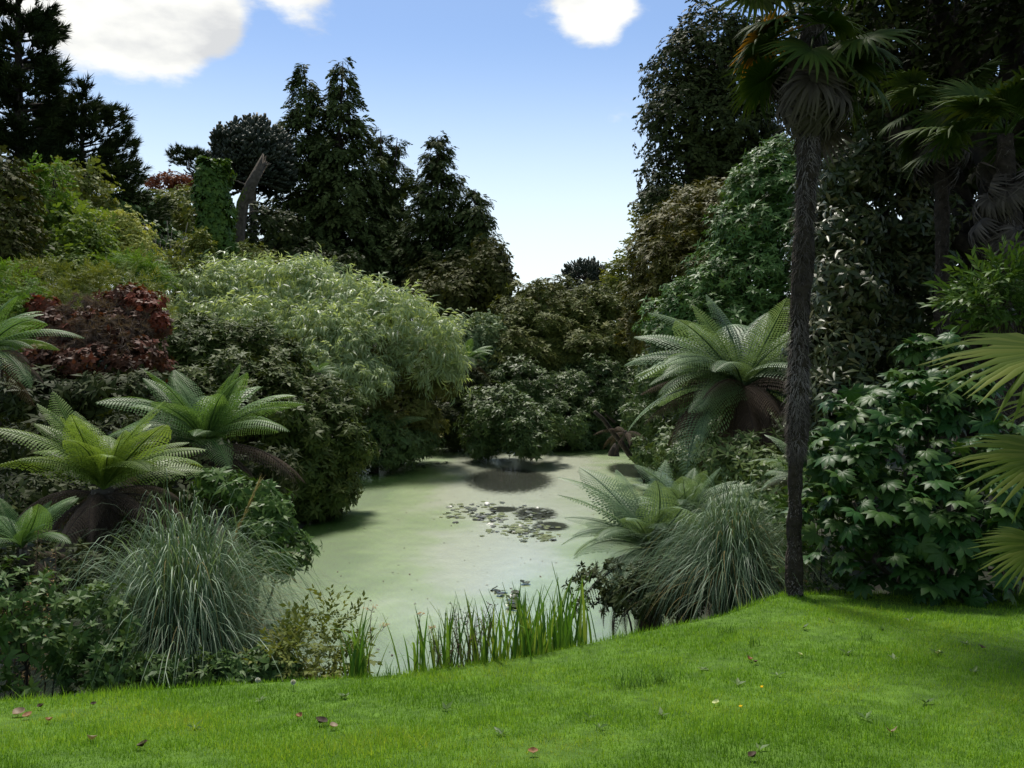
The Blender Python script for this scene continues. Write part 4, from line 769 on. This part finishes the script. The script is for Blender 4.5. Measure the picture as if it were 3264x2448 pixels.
def fatsia():
    lobes=[E(2960,1290,8.2,120,90,.45),E(2800,1330,8.0,120,80,.45),E(2700,1430,7.8,110,90,.4),E(2880,1450,7.7,150,110,.45),E(3080,1420,7.8,150,120,.5),E(2720,1600,7.5,120,100,.4),E(2900,1640,7.4,160,120,.45),E(3090,1640,7.3,170,120,.5),E(2790,1780,7.2,140,90,.35),E(2980,1820,7.1,170,100,.4),E(3170,1820,7.0,150,110,.4),E(3050,1180,8.5,100,80,.35),E(2960,1110,8.7,80,30,.2),E(3220,1560,7.6,120,150,.4)]
    rng=RNG(511); x,y=X(2950,7.9),7.9; root=thing('fatsia','large glossy hand-leaved fatsia spreading over the right of the lawn','shrub',(x,y,Hs(x,y))); b=np.array(root.location)
    p,n,dp=crown_points(lobes,60,rng,bill=.42,inner=.3,up=.5,below=-.6); fr=(n[:,1]<.25)&(dp>.5)
    order=rng.permutation(len(p)); p,n,dp,fr=p[order],n[order],dp[order],fr[order]; idx=np.where(fr)[0]
    kept=[]
    for i in idx:
        if all(np.linalg.norm(p[i]-p[j])>.085 for j in kept): kept.append(i)
        if len(kept)>=300: break
    kept=np.array(kept); rest=np.setdiff1d(np.arange(len(p)),kept)[:650]
    def fr_of(i): 
        f=nrm((n[i]*np.array([1,1,.25])+rng.normal(0,.35,(len(i),3))+np.array([0,0,-.35]))); u=nrm(n[i]*.6+np.array([0,-.15,.8])+rng.normal(0,.38,(len(i),3))); return frames_fu(f,u)
    R=fr_of(kept)
    for q,i in enumerate(kept):
        s=rng.uniform(.5,.88); M=Matrix([[*(R[q][a]*s),(p[i]-b)[a]] for a in range(3)]+[[0,0,0,1]]); link('leaf',FAT[rng.integers(10)],root,M)
    ms=[]
    for m in FAT[:3]:
        V=np.empty(len(m.vertices)*3,np.float32); m.vertices.foreach_get('co',V); T=np.empty(len(m.polygons)*3,np.int32); m.loops.foreach_get('vertex_index',T); ms.append((V.reshape(-1,3).astype(float),T.reshape(-1,3),np.zeros(len(V)//3,int)))
    mb=MB(); scatter(mb,ms,p[rest],fr_of(rest),rng.uniform(.5,.85,len(rest)),rng.random(len(rest)),0,rng); o=world_part(mb,'inner_leaves',MATS['fatsia_leaves'],root); o['kind']='stuff'
    mt=MB()
    for c,r in lobes: limb(mt,b+[rng.uniform(-.3,.3),rng.uniform(-.2,.2),-.1],c,.028,.014,rng,.08,6)
    world_part(mt,'stem',MATS['pale_bark'],root,True)
fatsia()
def magnolia_leaves():
    b=np.array(mag.location); ms=[]
    for i in range(4):
        v,t=leaf(.19,.06,.15,.2); m=MB().add(v,t,.2+.25*i).mesh('leaf',MATS['magnolia_leaves']); ms.append(m)
    rng=RNG(521)
    p,n,dp=crown_points([E(2640,640,12.6,60,60,.3),E(2660,830,12.3,80,80,.35),E(2680,1010,11.9,100,80,.35),E(2650,1180,11.4,70,80,.3),E(2850,900,12.6,70,90,.3)],60,rng,bill=.5,inner=0,below=-.9); i=rng.permutation(len(p))[:260]; p,n=p[i],n[i]
    f=n*np.array([1,1,.3])+rng.normal(0,.4,n.shape)+np.array([0,0,-.45]); R=frames_fu(f,n+rng.normal(0,.4,n.shape)+np.array([-.2,-.2,.5]))
    for q in range(len(p)): link('leaf',ms[rng.integers(4)],mag,Matrix([[*R[q][a],(p[q]-b)[a]] for a in range(3)]+[[0,0,0,1]]))
magnolia_leaves()

# ------------------------------------------------------------------ pampas, irises, border plants
def blade_path(L,a0,bend,n=11,kink=0.0,pw=1.5):
    t=np.linspace(0,1,n); ang=a0-bend*t**pw-kink*(t>.7)*(t-.7)*3; c=np.zeros((n,3)); c[1:,0]=np.cumsum(np.cos(ang[:-1]))*L/(n-1); c[1:,2]=np.cumsum(np.sin(ang[:-1]))*L/(n-1); return c
def ribbon(c,w,mb,r,az,base,m=0,tw=0.0):
    n=len(c); t=np.linspace(0,1,n); ww=w*np.minimum(1,t*6+.4)*(1-t**2.2)+.0006; ca,sa=math.cos(az),math.sin(az)
    R=np.array([[ca,-sa,0],[sa,ca,0],[0,0,1]]); s=np.array([math.sin(tw),math.cos(tw),0]); V=np.empty((2*n,3)); V[0::2]=c+ww[:,None]/2*s; V[1::2]=c-ww[:,None]/2*s
    T=[]; 
    for i in range(n-1): T+=[(2*i,2*i+1,2*i+2),(2*i+1,2*i+3,2*i+2)]
    mb.add(V@R.T+base,T,r,m)
def pampas(label,px,py_top,d,half_px,seed,n=1100,nb=70,plumes=2,wid=.007,lean=0.0):
    rng=RNG(seed); x=X(px,d); zb=Hs(x,d); root=thing('pampas_grass',label,'grass clump',(x,d,zb)); Ht=Z(py_top,d)-zb; R=half_px/F*d
    mb=MB()
    def one(mb,az,long=1.0,w=wid,base=None,r=None):
        rho=.12+.95*rng.random()**.8; h=Ht*math.sqrt(max(.16,1-.62*rho*rho))*rng.uniform(.68,1.04)*(.55+.45*long); x1=R*1.42*rho*rng.uniform(.8,1.15)
        if rng.random()<.10: x1*=1.15; h*=1.07
        B=np.array([(0,0,0),(x1*.22,0,h*1.15),(x1*.80,rng.normal(0,.05),h*1.28),(x1*1.10+.05,rng.normal(0,.10),h*rng.uniform(.15,.85))]); t=np.linspace(0,1,13)[:,None]
        c=(1-t)**3*B[0]+3*t*(1-t)**2*B[1]+3*t*t*(1-t)*B[2]+t**3*B[3]
        ribbon(c,w*rng.uniform(.7,1.3),mb,np.clip(rng.normal(.4,.26),0,1) if r is None else r,az,base if base is not None else np.zeros(3),tw=rng.uniform(-.7,.7))
    for k in range(n):
        az=rng.uniform(0,2*np.pi); q=np.sqrt(rng.random())*R*.22; th=rng.uniform(0,6.28); one(mb,az+lean,base=np.array([q*math.cos(th),q*math.sin(th),0]),long=rng.uniform(.6,1))
    o=mb.obj('leaf_mass',MATS['pampas_blades'],root); o['kind']='stuff'
    md=MB()
    for k in range(n//9): az=rng.uniform(0,2*np.pi); one(md,az,r=rng.random()*.5,long=rng.uniform(.35,.75))
    o=md.obj('dry_leaves',MATS['pampas_dry'],root); o['kind']='stuff'
    vs=[]
    for k in range(8): m=MB(); one(m,0,w=wid*1.5,r=.5+.06*k,long=.95); vs.append(m.mesh('blade',MATS['pampas_blades']))
    for k in range(nb):
        q=rng.random()*R*.25; th=rng.uniform(0,6.28); M=Matrix.Translation((q*math.cos(th),q*math.sin(th),0))@Matrix.Rotation(rng.uniform(0,6.28),4,'Z')@Matrix.Scale(rng.uniform(.8,1.08),4); link('blade',vs[k%8],root,M)
    for k in range(plumes):
        m=MB(); th=rng.uniform(-.5,1.2); c=blade_path(Ht*rng.uniform(1.0,1.08),1.45,.5); ribbon(c,.005,m,.3,th,np.zeros(3)); tip=c[-4:]@rotz(th).T
        for j in range(160): b=tip[rng.integers(3)]+(tip[3]-tip[0])/3*rng.random(); dd=nrm(tip[3]-tip[0]+rng.normal(0,.12,3)); e=b+dd*rng.uniform(.05,.12); w=rng.normal(0,.003,3); m.add([b+w,b-w,e],[(0,1,2)],rng.random())
        m.obj('plume',MATS['pampas_dry'],root)
    return root
pampas('broad silvery pampas clump drooping onto the left of the lawn',590,1575,7.0,365,601,n=2600,nb=140,plumes=1,wid=.0062)
pampas('upright green-grey pampas clump beside the palm trunk',2335,1525,8.2,230,602,n=1950,nb=100,plumes=0,wid=.0062)
IRIS=[]
for i in range(10):
    r=RNG(620+i); m=MB(); c=blade_path(1.0,r.uniform(1.35,1.56),r.uniform(.05,.55) if i<8 else 1.9,8); n=len(c); t=np.linspace(0,1,n); ww=.036*np.minimum(1,t*4+.55)*(1-t**3)+.001
    V=np.empty((3*n,3)); V[0::3]=c+ww[:,None]/2*np.array([0,1,0]); V[1::3]=c+np.array([-.004,0,.0]); V[2::3]=c-ww[:,None]/2*np.array([0,1,0]); T=[]
    for k in range(n-1): b=3*k; T+=[(b,b+1,b+3),(b+1,b+4,b+3),(b+1,b+2,b+4),(b+2,b+5,b+4)]
    m.add(V,T,np.clip(r.random()+np.repeat(t,3)*.2,0,1)); IRIS.append(m.mesh('blade',MATS['iris_blades']))
def iris(label,px,py,n,spread,h,seed,dd=.25,dy=0.25):
    rng=RNG(seed); q=edge_at(px,dd); x,y=q[0],q[1]; root=thing('iris_clump',label,'reeds',(x,y,Hs(x,y)),None)
    for k in range(n):
        ox,oy=rng.normal(0,spread,1)[0],rng.uniform(-dy,dy); s=h*rng.uniform(.6,1.12); z=Hs(x+ox,y+oy)-Hs(x,y)-.04
        link('blade',IRIS[rng.integers(10) if rng.random()<.35 else rng.integers(8)],root,Matrix.Translation((ox,oy,z))@Matrix.Rotation(rng.uniform(0,6.28),4,'Z')@Matrix.Diagonal((s,s,s,1)))
    return root
iris('lone small iris clump at the lawn edge beside the left pampas',1145,2160,32,.05,.58,631,dd=.12,dy=.08)
iris('iris clump standing alone at the open end of the lawn-edge row',1390,2125,44,.10,.55,632,dd=.14,dy=.10)
iris('iris clump mixed with thin red-brown stems in the lawn-edge row',1530,2105,48,.10,.58,633,dd=.15,dy=.12)
iris('dense iris clump with arching pale tips next to the dark hollow',1680,2085,70,.12,.60,634,dd=.18,dy=.15)
iris('taller yellowing iris clump nearer the water behind the lawn-edge row',1775,2050,90,.14,.70,635,dd=.55,dy=.4)
def stems(label,name,px,py,n,h,seed,spread=.1,dd=.4,mat='dry_stems',seeds=True):
    rng=RNG(seed); q=edge_at(px,dd); x,y=q[0],q[1]; root=thing(name,label,'weeds',(x,y,Hs(x,y))); mt=MB(); ms=MB()
    for k in range(n):
        b=np.array([rng.normal(0,spread),rng.normal(0,.1),-.05]); e=b+np.array([rng.normal(0,.08),rng.normal(0,.05),h*rng.uniform(.7,1.1)]); limb(mt,b,e,.0035,.0015,rng,0,4)
        for j in range(14): 
            t=rng.uniform(.4,1); p=b+(e-b)*t; f=p+np.array([rng.normal(0,.03),rng.normal(0,.02),.04]); limb(mt,p,f,.0014,.0008,rng,0,3,3); v,tt=leaf2(.018,.009); ms.add(v@frames_n(rng.normal(size=(1,3)),np.array([0.]))[0].T+f,tt,rng.random())
    mt.obj('stem',MATS[mat],root); ms.obj('seeds',MATS['flower_bracts' if mat!='dry_stems' else 'dry_stems'],root)['kind']='stuff'
stems('thin red-brown seeding stems among the lawn-edge irises','dock_stems',1500,2105,10,.55,641,.09,.14)
stems('fine dark seeding stems over the iris row beside the lone end clump','dock_stems',1420,2115,8,.44,642,.09,.14)
def umbel(label,px,py,top,seed):
    rng=RNG(seed); q=edge_at(px,.15); x,y=q[0],q[1]; root=thing('umbel_stalk',label,'weeds',(x,y,Hs(x,y))); m=MB(); z=Z(top,y)-Hs(x,y); e=np.array([.03,0,z]); limb(m,(0,0,-.05),e,.004,.002,rng,0,5); h=MB()
    for s,a in ((e,1.0),(e*.75+np.array([.09,0,.02]),.8)):
        limb(m,e*.6,s,.002,.0015,rng,0,4)
        for k in range(9): p=s+np.array([rng.normal(0,.022),rng.normal(0,.02),.025])*a; limb(m,s,p,.001,.0008,rng,0,3,3); h.add(*[(v:=rosettes(.012,.01,4,k)[0])[0]+p,v[1]],.3)
    m.obj('stem',MATS['dry_stems'],root); h.obj('seed_head',MATS['flower_bracts'],root)
umbel('dried umbel seed head leaning over the water by the small iris clump',1170,2170,1948,651); umbel('second dried umbel seed head above the lone end iris clump',1325,2135,1965,652)
# border plants on the left
HB=rosettes(.06,.022,7,660,tilt=(-.2,.7),var=5); HBs=sprigs(.16,.07,.035,7,661)
plant('border_plant','leafy green-brown scrub between the left pampas and small iris clump','shrub',[E(1010,2080,6.6,90,90,.28),E(940,2120,6.3,80,70,.25),E(1070,2110,6.5,60,60,.2)],sprigs(.13,.05,.022,8,671),'olive_leaves',190,662,.012,base=(X(1010,6.6),6.6,0),mode='f',droop=0,bill=.4)
plant('border_plant','dark low leafy herbs along the lawn under the left pampas','shrub',[E(560,2150,6.0,180,50,.2),E(800,2150,6.1,150,50,.2),E(330,2130,5.9,130,70,.25)],HB,'herb_leaves',110,663,.012,base=(X(560,6),6.0,0))
plant('border_plant','dark cut-leaved herbs at the left edge of the lawn','shrub',[E(80,2080,5.7,130,110,.3),E(200,2000,6.0,130,110,.3),E(30,1930,5.8,100,110,.3),E(320,1980,6.2,110,100,.3)],HB,'herb_leaves',110,664,.012,base=(X(130,5.9),5.9,0))
plant('border_plant','shadowy bush filling the corner behind the brown flower spikes','shrub',[E(60,1830,6.8,120,100,.35),E(210,1850,7.2,120,100,.4),E(-60,1950,6.3,120,160,.4)],HB,'evergreen_dark_leaves',100,665,.012,base=(X(80,6.9),6.9,0))
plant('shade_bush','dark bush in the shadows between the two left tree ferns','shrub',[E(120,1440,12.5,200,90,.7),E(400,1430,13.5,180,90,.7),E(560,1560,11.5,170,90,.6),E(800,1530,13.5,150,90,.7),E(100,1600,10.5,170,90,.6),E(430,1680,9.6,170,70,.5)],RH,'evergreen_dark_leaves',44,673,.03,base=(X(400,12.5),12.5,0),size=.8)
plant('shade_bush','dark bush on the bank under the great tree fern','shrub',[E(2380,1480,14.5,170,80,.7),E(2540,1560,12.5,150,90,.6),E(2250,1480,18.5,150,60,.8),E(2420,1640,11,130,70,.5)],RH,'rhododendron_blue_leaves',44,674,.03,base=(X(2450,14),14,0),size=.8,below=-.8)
plant('daphne_shrub','fresh green lance-leaved shrub between left pampas and pond rhododendron','shrub',[E(690,1545,9.8,70,40,.3),E(780,1580,9.6,70,45,.3),E(860,1620,9.5,70,50,.3),E(850,1690,9.3,90,50,.3),E(900,1760,9.3,80,60,.3),E(820,1800,9.0,100,60,.3)],rosettes(.11,.034,8,666),'bay_leaves',70,667,.03,base=(X(790,9.7),9.7,0),bill=.4)
plant('bank_shrub','dark bush in the hollow below the feathery ferns on the right','shrub',[E(2080,1900,8.4,160,60,.35),E(1960,1880,9,120,90,.4),E(2250,1850,8.8,150,80,.4)],HB,'evergreen_dark_leaves',60,668,.02,base=(X(2080,8.6),8.6,0),size=1.2)
plant('leafy_weeds','tangle of small leaves at the foot of the palm by the right pampas','shrub',[E(2620,1700,8.0,60,130,.25),E(2600,1560,8.3,60,80,.25),E(2610,1850,7.7,60,60,.2)],HBs,'bay_leaves',110,669,.012,base=(X(2610,8),8.0,0),mode='f',bill=.4)
def spikes(label,px,py,pt,d,seed):
    rng=RNG(seed); x=X(px,d); zb=Hs(x,d); root=thing('flower_spike',label,'flower spike',(x,d,zb),'brown flower spikes in the border'); z=Z(pt,d)-zb; m=MB(); limb(m,(0,0,-.05),(rng.uniform(-.03,.03),0,z),.006,.003,rng,0,5); m.obj('stem',MATS['dry_stems'],root); f=MB()
    n=70; t=rng.uniform(.35,1,n); th=np.arange(n)*2.4; p=np.stack([np.cos(th)*.008,np.sin(th)*.008,z*t],1); dv=np.stack([np.cos(th),np.sin(th),rng.uniform(-.3,.5,n)],1); scatter(f,[join([leaf2(.038,.022,.35)])],p,frames_fu(dv,np.tile([0,0,1.],(n,1))),rng.uniform(.7,1.2,n)*(1.15-.5*t),rng.random(n),0,rng); f.obj('bracts',MATS['flower_bracts'],root)['kind']='stuff'
SPK='brown seeding flower spike standing in the dark left border'
for i,(px,pt,d) in enumerate(((62,1905,6.0),(85,1840,6.2),(120,1690,6.5),(165,1745,6.4),(95,1850,5.9),(150,1790,6.2),(20,1900,5.8))): spikes(SPK,px,2000,pt,d,670+i)

# ------------------------------------------------------------------ water plants
def lilies():
    rng=RNG(701); c=np.array([X(1610,22.3),22.0,0]); root=thing('water_lily_patch','drifting patch of pale and dark water-lily leaves on the duckweed','water lily',c); ms=[]
    for i in range(8):
        n=11; a=np.linspace(.22,2*np.pi-.22,n); V=[(0,0,.002)]+[(math.cos(t)*(1+.05*rng.normal()),math.sin(t)*(1+.05*rng.normal()),rng.uniform(.0,.22)*(.35 if i<5 else 1)) for t in a]; T=[(0,k,k+1) for k in range(1,n)]; ms.append(MB().add(np.array(V),T,(.9,.8,.7,.6,.95,.1,.0,.2)[i]).mesh('leaf',MATS['lily_pads']))
    BLOB=((1650,1690,105,26,95,.42),(1560,1645,70,22,60,.52),(1480,1622,50,16,30,.55),(1700,1640,52,24,45,.7),(1735,1712,38,14,30,.2),(1450,1650,45,16,18,.5),(1590,1610,70,10,12,.7))
    spots=[(bx+bw*rng.normal()*.55,by+bh*rng.normal()*.55,dkp) for bx,by,bw,bh,nn,dkp in BLOB for _ in range(nn)]
    for k,(px,py,dkp) in enumerate(spots):
        d=F*CZ/(py-HY); dk=rng.random()<dkp; s=rng.uniform(.04,.10); M=Matrix.Translation(Vector((X(px,d),d,.004+.0009*(k%12)))-Vector(c))@Matrix.Rotation(rng.uniform(0,6.28),4,'Z')@Matrix.Rotation(rng.normal(0,.16 if dk else .06),4,'X')@Matrix.Scale(s,4); link('leaf',ms[5+rng.integers(3)] if dk else ms[rng.integers(5)],root,M)
    for lab,pts in (('few upright lily leaves in the water near the iris row',((1575,1883),(1600,1886),(1640,1905),(1660,1898),(1635,1925),(1665,1935),(1690,1860))),('small dark lily leaves by the azalea shore',((1370,1462),(1395,1480),(1420,1475),(1350,1490)))):
        p0=pts[0]; d0=F*CZ/(p0[1]-HY); c2=np.array([X(p0[0],d0),d0,0]); r2=thing('water_lily_leaves',lab,'water lily',c2)
        for px,py in pts:
            for _ in range(2): d=F*CZ/(py-HY); s=rng.uniform(.06,.11); link('leaf',ms[5+rng.integers(3)],r2,Matrix.Translation(Vector((X(px,d)+rng.normal(0,.06),d+rng.normal(0,.1),.03))-Vector(c2))@Matrix.Rotation(rng.uniform(0,6.28),4,'Z')@Matrix.Rotation(rng.uniform(-.6,.6),4,'X')@Matrix.Scale(s,4))
lilies()
def debris():
    rng=RNG(711); mb=MB(); n=420; x=rng.uniform(-5,5,n*3); y=rng.uniform(11,36,n*3); ok=pond_sd(x,y)<-.3; x,y=x[ok][:n],y[ok][:n]; n=len(x); th=rng.uniform(0,6.28,n); p=np.stack([x,y,np.full(n,.012)],1)
    scatter(mb,[join([leaf2(.07,.03)])],p,frames_fu(np.stack([np.cos(th),np.sin(th),0*th],1),np.tile([0,0,1.],(n,1))),rng.uniform(.4,1.3,n),rng.random(n),0,rng); o=mb.obj('floating_leaf_litter',MATS['fallen_brown']); tag(o,'specks of dead leaf scattered over the duckweed','leaf litter',kind='stuff')
debris()
def wires():
    for k,(y0,y1) in enumerate(((1283,1287),(1292,1295))):
        rng=RNG(720+k); a,b=P(1400,y0,36),P(1510,y1,36); m=MB(); r=thing('wire',('upper','lower')[k]+' of two thin pale wires strung before the far bank','wire',tuple(a)); limb(m,(0,0,0),b-a,.012,.012,rng,-.01,4,wob=0); m.obj('strand',MATS['wire'],r)
wires()

# ------------------------------------------------------------------ the turf and what lies on it
def grass():
    rng=RNG(801); n=360000; u=rng.random(n); y=2.6+(7.4-2.6)*u**1.15; x=rng.uniform(-.70,.70,n)*y*1.02; ok=y<edge(x)+.10; x,y=x[ok],y[ok]; n=len(x); z=H(x,y)
    pat=.5+.42*snoise(x*2.3,y*2.9,1)+.25*snoise(x*7,y*6.5,4)+.15*snoise(x*21,y*19,6); tall=np.clip(.45+.55*snoise(x*4,y*4.5,2)+.3*snoise(x*13,y*12,5),0,1.2)
    h=rng.uniform(.014,.034,n)*(1+1.6*np.clip(1-(edge(x)+.06-y)/.16,0,1)*rng.random(n))*(.7+1.0*tall)*(1+1.2*(rng.random(n)<.03)); w=rng.uniform(.0022,.0045,n)*(.75+.09*y); th=rng.uniform(0,6.28,n); o=np.stack([np.cos(th),np.sin(th),0*th],1); s=np.stack([-np.sin(th),np.cos(th),0*th],1); lean=rng.uniform(.1,1.1,n)
    b=np.stack([x,y,z-.003],1); up=np.array([0,0,1.]); e=b+o*(h*lean*.8)[:,None]+up*(h*(1.05-.28*lean))[:,None]; ws=s*(w*.6)[:,None]
    V=np.stack([b+ws,b-ws,e],1).reshape(-1,3); T=np.arange(n*3).reshape(-1,3)
    r=np.clip(-.02+.55*pat+.40*rng.random(n)**1.3+.35*np.clip(snoise(x*1.7,y*2.3,9)-.35,0,1)*(rng.random(n)<.5),0,1); mb=MB(); mb.add(V,T,np.repeat(r,3)); tag(mb.obj('lawn_grass',MATS['grass_blades']),'short bright green blades of the mown lawn','grass',kind='stuff')
grass()
def tufts():
    spots=[(2040,2190,14),(2100,2180,9),(2130,2175,8),(1990,2200,8),(1240,2160,6),(2400,2060,8),(2330,2020,9),(1850,2060,7),(2760,2040,7)]; 
    for k,(px,py,n) in enumerate(spots):
        rng=RNG(820+k); q=ground_at(px,py); root=thing('grass_tuft','coarse grass tuft in the lawn '+('near the iris row' if px<1900 else 'by the tall palm' if px>2700 else 'just below the right pampas' if py<2100 else 'among a loose cluster of such tufts'),'grass tuft',q,'coarse tufts in the lawn'); m=MB()
        for i in range(n*3): ribbon(blade_path(rng.uniform(.06,.13),rng.uniform(1,1.5),rng.uniform(.2,1),6),.005,m,rng.random(),rng.uniform(0,6.28),np.array([rng.normal(0,.035),rng.normal(0,.03),-.005]))
        m.obj('blades',MATS['coarse_grass'],root)
    weeds=[(2110,2290),(1880,2300),(2560,2010),(2650,1985),(2480,2160),(2700,2090),(2850,2110),(2990,2090),(1910,2330),(2350,2190),(2950,2250),(3100,2150),(2240,2140),(1420,2270),(1100,2230),(2420,2400),(2760,2300),(1600,2350),(830,2240),(620,2330),(3080,2060),(2900,1985),(2810,2010)]
    def where(px,py):
        if px>2780: return 'in the shaded lawn before the fatsia'
        if px>2440 and py<2050: return 'near the foot of the tall palm'
        if px>2440: return 'on the open lawn right below the tall palm'
        if px>1800: return 'on the lawn before the right pampas'
        if px>1000: return 'on the lawn before the iris row'
        return 'on the lawn before the left pampas'
    for k,(px,py) in enumerate(weeds):
        rng=RNG(850+k); q=ground_at(px,py); w=where(px,py); root=thing('lawn_weed',('grey-green' if k%3==0 else 'fresh green')+' weed rosette '+w,'weed',q+[0,0,.012],'weeds '+w); n=rng.integers(4,8)
        ms=[MB().add(*leaf(.085,.035,.12,.05),r=.4+.2*i).mesh('leaf',MATS['grey_green_leaves' if k%3==0 else 'bay_leaves']) for i in range(2)]
        for i in range(n): s=rng.uniform(.3,.75); link('leaf',ms[i%2],root,Matrix.Rotation(i*6.28/n+rng.uniform(-.4,.4),4,'Z')@Matrix.Rotation(-rng.uniform(.15,.7),4,'Y')@Matrix.Rotation(rng.uniform(-.4,.4),4,'X')@Matrix.Scale(s,4))
tufts()
def fallen():
    L=[(60,2288,.085,'fallen_tan','long tan fallen leaf beside the orange one on the lawn'),(86,2297,.06,'fallen_orange','curled bright orange leaf on the lawn near the dark left border'),(156,2310,.05,'fallen_orange','smaller orange leaf lying apart from the curled bright orange one'),(290,2372,.06,'fallen_tan','tan leaf lying alone out on the lawn below the left border'),(455,2395,.06,'fallen_brown','dark brown crumpled leaf lying out on the lawn'),(130,2266,.045,'fallen_brown','dark dead leaf close under the left border'),(298,2258,.04,'fallen_brown','small dark leaf at the lawn edge under the left border'),(955,2298,.045,'fallen_orange','pinkish curled leaf on the lawn below the scrub'),(1022,2318,.075,'fallen_brown','crumpled brown leaf joined by a paler curl on the lawn'),(1062,2330,.055,'fallen_tan','pale curled leaf against the crumpled brown one'),(1700,2415,.05,'fallen_orange','russet leaf in the foreground grass'),(2388,2113,.05,'fallen_orange','faded orange leaf on the lawn before the right pampas'),(2408,2122,.04,'fallen_brown','small brown leaf touching the faded orange one'),(2283,2256,.045,'fallen_pale','whitish fallen leaf with its underside up'),(3130,2075,.05,'fallen_brown','black curled leaf on the lawn near the fatsia'),(2550,2098,.035,'fallen_pale','small whitish leaf on the lawn near the palm foot'),(2990,2095,.045,'fallen_pale','pale upturned leaf in the shade by the fatsia'),(2400,2430,.05,'fallen_brown','brown leaf low in the foreground grass'),(2840,2350,.07,'fallen_tan','thin straw-coloured twig-like leaf in shaded grass')]
    for k,(px,py,s,mt,lab) in enumerate(L):
        rng=RNG(880+k); q=ground_at(px,py); n=7; t=np.linspace(0,1,n); w=np.sin(np.pi*np.clip(t*.95+.03,0,1))**.8*.22*s*(.4 if 'twig' in lab else 1)*2; s*=.75; curl=rng.uniform(.4,1.0); V=[]
        for i in range(n): z=curl*s*(t[i]-.5)**2*2.2; V+=[(s*(t[i]-.5),w[i],z+w[i]*.7),(s*(t[i]-.5),0,z),(s*(t[i]-.5),-w[i],z+w[i]*.5)]
        T=[]
        for i in range(n-1): b=3*i; T+=[(b,b+1,b+3),(b+1,b+4,b+3),(b+1,b+2,b+4),(b+2,b+5,b+4)]
        o=MB().add(np.array(V),T,rng.random()).obj('fallen_leaf',MATS[mt]); o.location=q+[0,0,.02]; o.rotation_euler=(rng.uniform(-.3,.3),rng.uniform(-.3,.3),rng.uniform(0,6.28)); tag(o,lab,'leaf')
    for k,(px,py,lab) in enumerate(((822,2197,'white dandelion clock nearer the left pampas'),(935,2204,'white dandelion clock nearer the scrub by the pond'))):
        rng=RNG(910+k); q=ground_at(px,py); r=thing('dandelion_clock',lab,'dandelion',q); m=MB(); limb(m,(0,0,0),(0,0,.05),.0018,.0015,rng,0,5); m.obj('stem',MATS['coarse_grass'],r); h=MB(); v=sphere(160,rng); p=np.cross(v,rng.normal(size=v.shape))*.004; c=np.array([0,0,.055]); h.add(np.stack([c+v*.004,c+v*.015+p,c+v*.015-p],1).reshape(-1,3),np.arange(480).reshape(-1,3),.6); h.obj('seed_head',MATS['seed_down'],r)
    for k,(px,py,lab) in enumerate(((2360,2272,'yellow dandelion flower open in the lawn among weeds'),(2428,2208,'small yellow flower in the lawn above the open dandelion'))):
        rng=RNG(920+k); q=ground_at(px,py); r=thing('dandelion_flower',lab,'flower',q); m=MB(); limb(m,(0,0,0),(0,0,.03),.0018,.0015,rng,0,5); m.obj('stem',MATS['coarse_grass'],r); h=MB(); V,T,I=rosettes(.012,.004,18,921,tilt=(.1,.9))[0]; h.add(V+np.array([0,0,.03]),T,.6); h.obj('petals',MATS['flower_yellow'],r)
fallen()
def ground_cover():
    rng=RNG(951); mb=MB(); n=6500; x=rng.uniform(-26,22,n); y=6+44*rng.random(n)**1.0; sd=pond_sd(x,y); ok=(sd>.05)&(y>edge(x)+3.0)&(np.abs(x)<.72*y+1); x,y=x[ok],y[ok]; z=H(x,y); n=len(x); p=np.stack([x,y,z+.03],1); nn=np.tile([0,0,1.],(n,1))+rng.normal(0,.45,(n,3))
    scatter(mb,rosettes(.16,.07,6,952,tilt=(0,.8)),p,frames_n(nn,rng.uniform(0,6.28,n)),rng.uniform(.6,1.5,n),rng.random(n),0,rng); tag(mb.obj('ground_cover',MATS['herb_leaves']),'low leafy ground cover over the banks between the shrubs','ground cover',kind='stuff')
    # denser small growth on the near bank below the lawn edge
    n=5000; x=rng.uniform(-5,4.5,n); e=edge(x); y=e+.12+rng.random(n)**1.2*3.2; ok=pond_sd(x,y)>.02; gap=(x>-1.5)&(x<.6); ok&=~gap|(y>e+1.6); x,y=x[ok],y[ok]; n=len(x); m2=MB(); scatter(m2,rosettes(.05,.02,6,953,tilt=(0,.9)),np.stack([x,y,H(x,y)+.02],1),frames_n(np.tile([0,0,1.],(n,1))+rng.normal(0,.45,(n,3)),rng.uniform(0,6.28,n)),rng.uniform(.6,1.6,n),rng.random(n),0,rng); tag(m2.obj('bank_cover',MATS['herb_leaves']),'small dark leafy growth on the bank under the lawn edge','ground cover',kind='stuff')
ground_cover()
print('TRIANGLES',TRIS[0],'OBJECTS',len(bpy.data.objects))
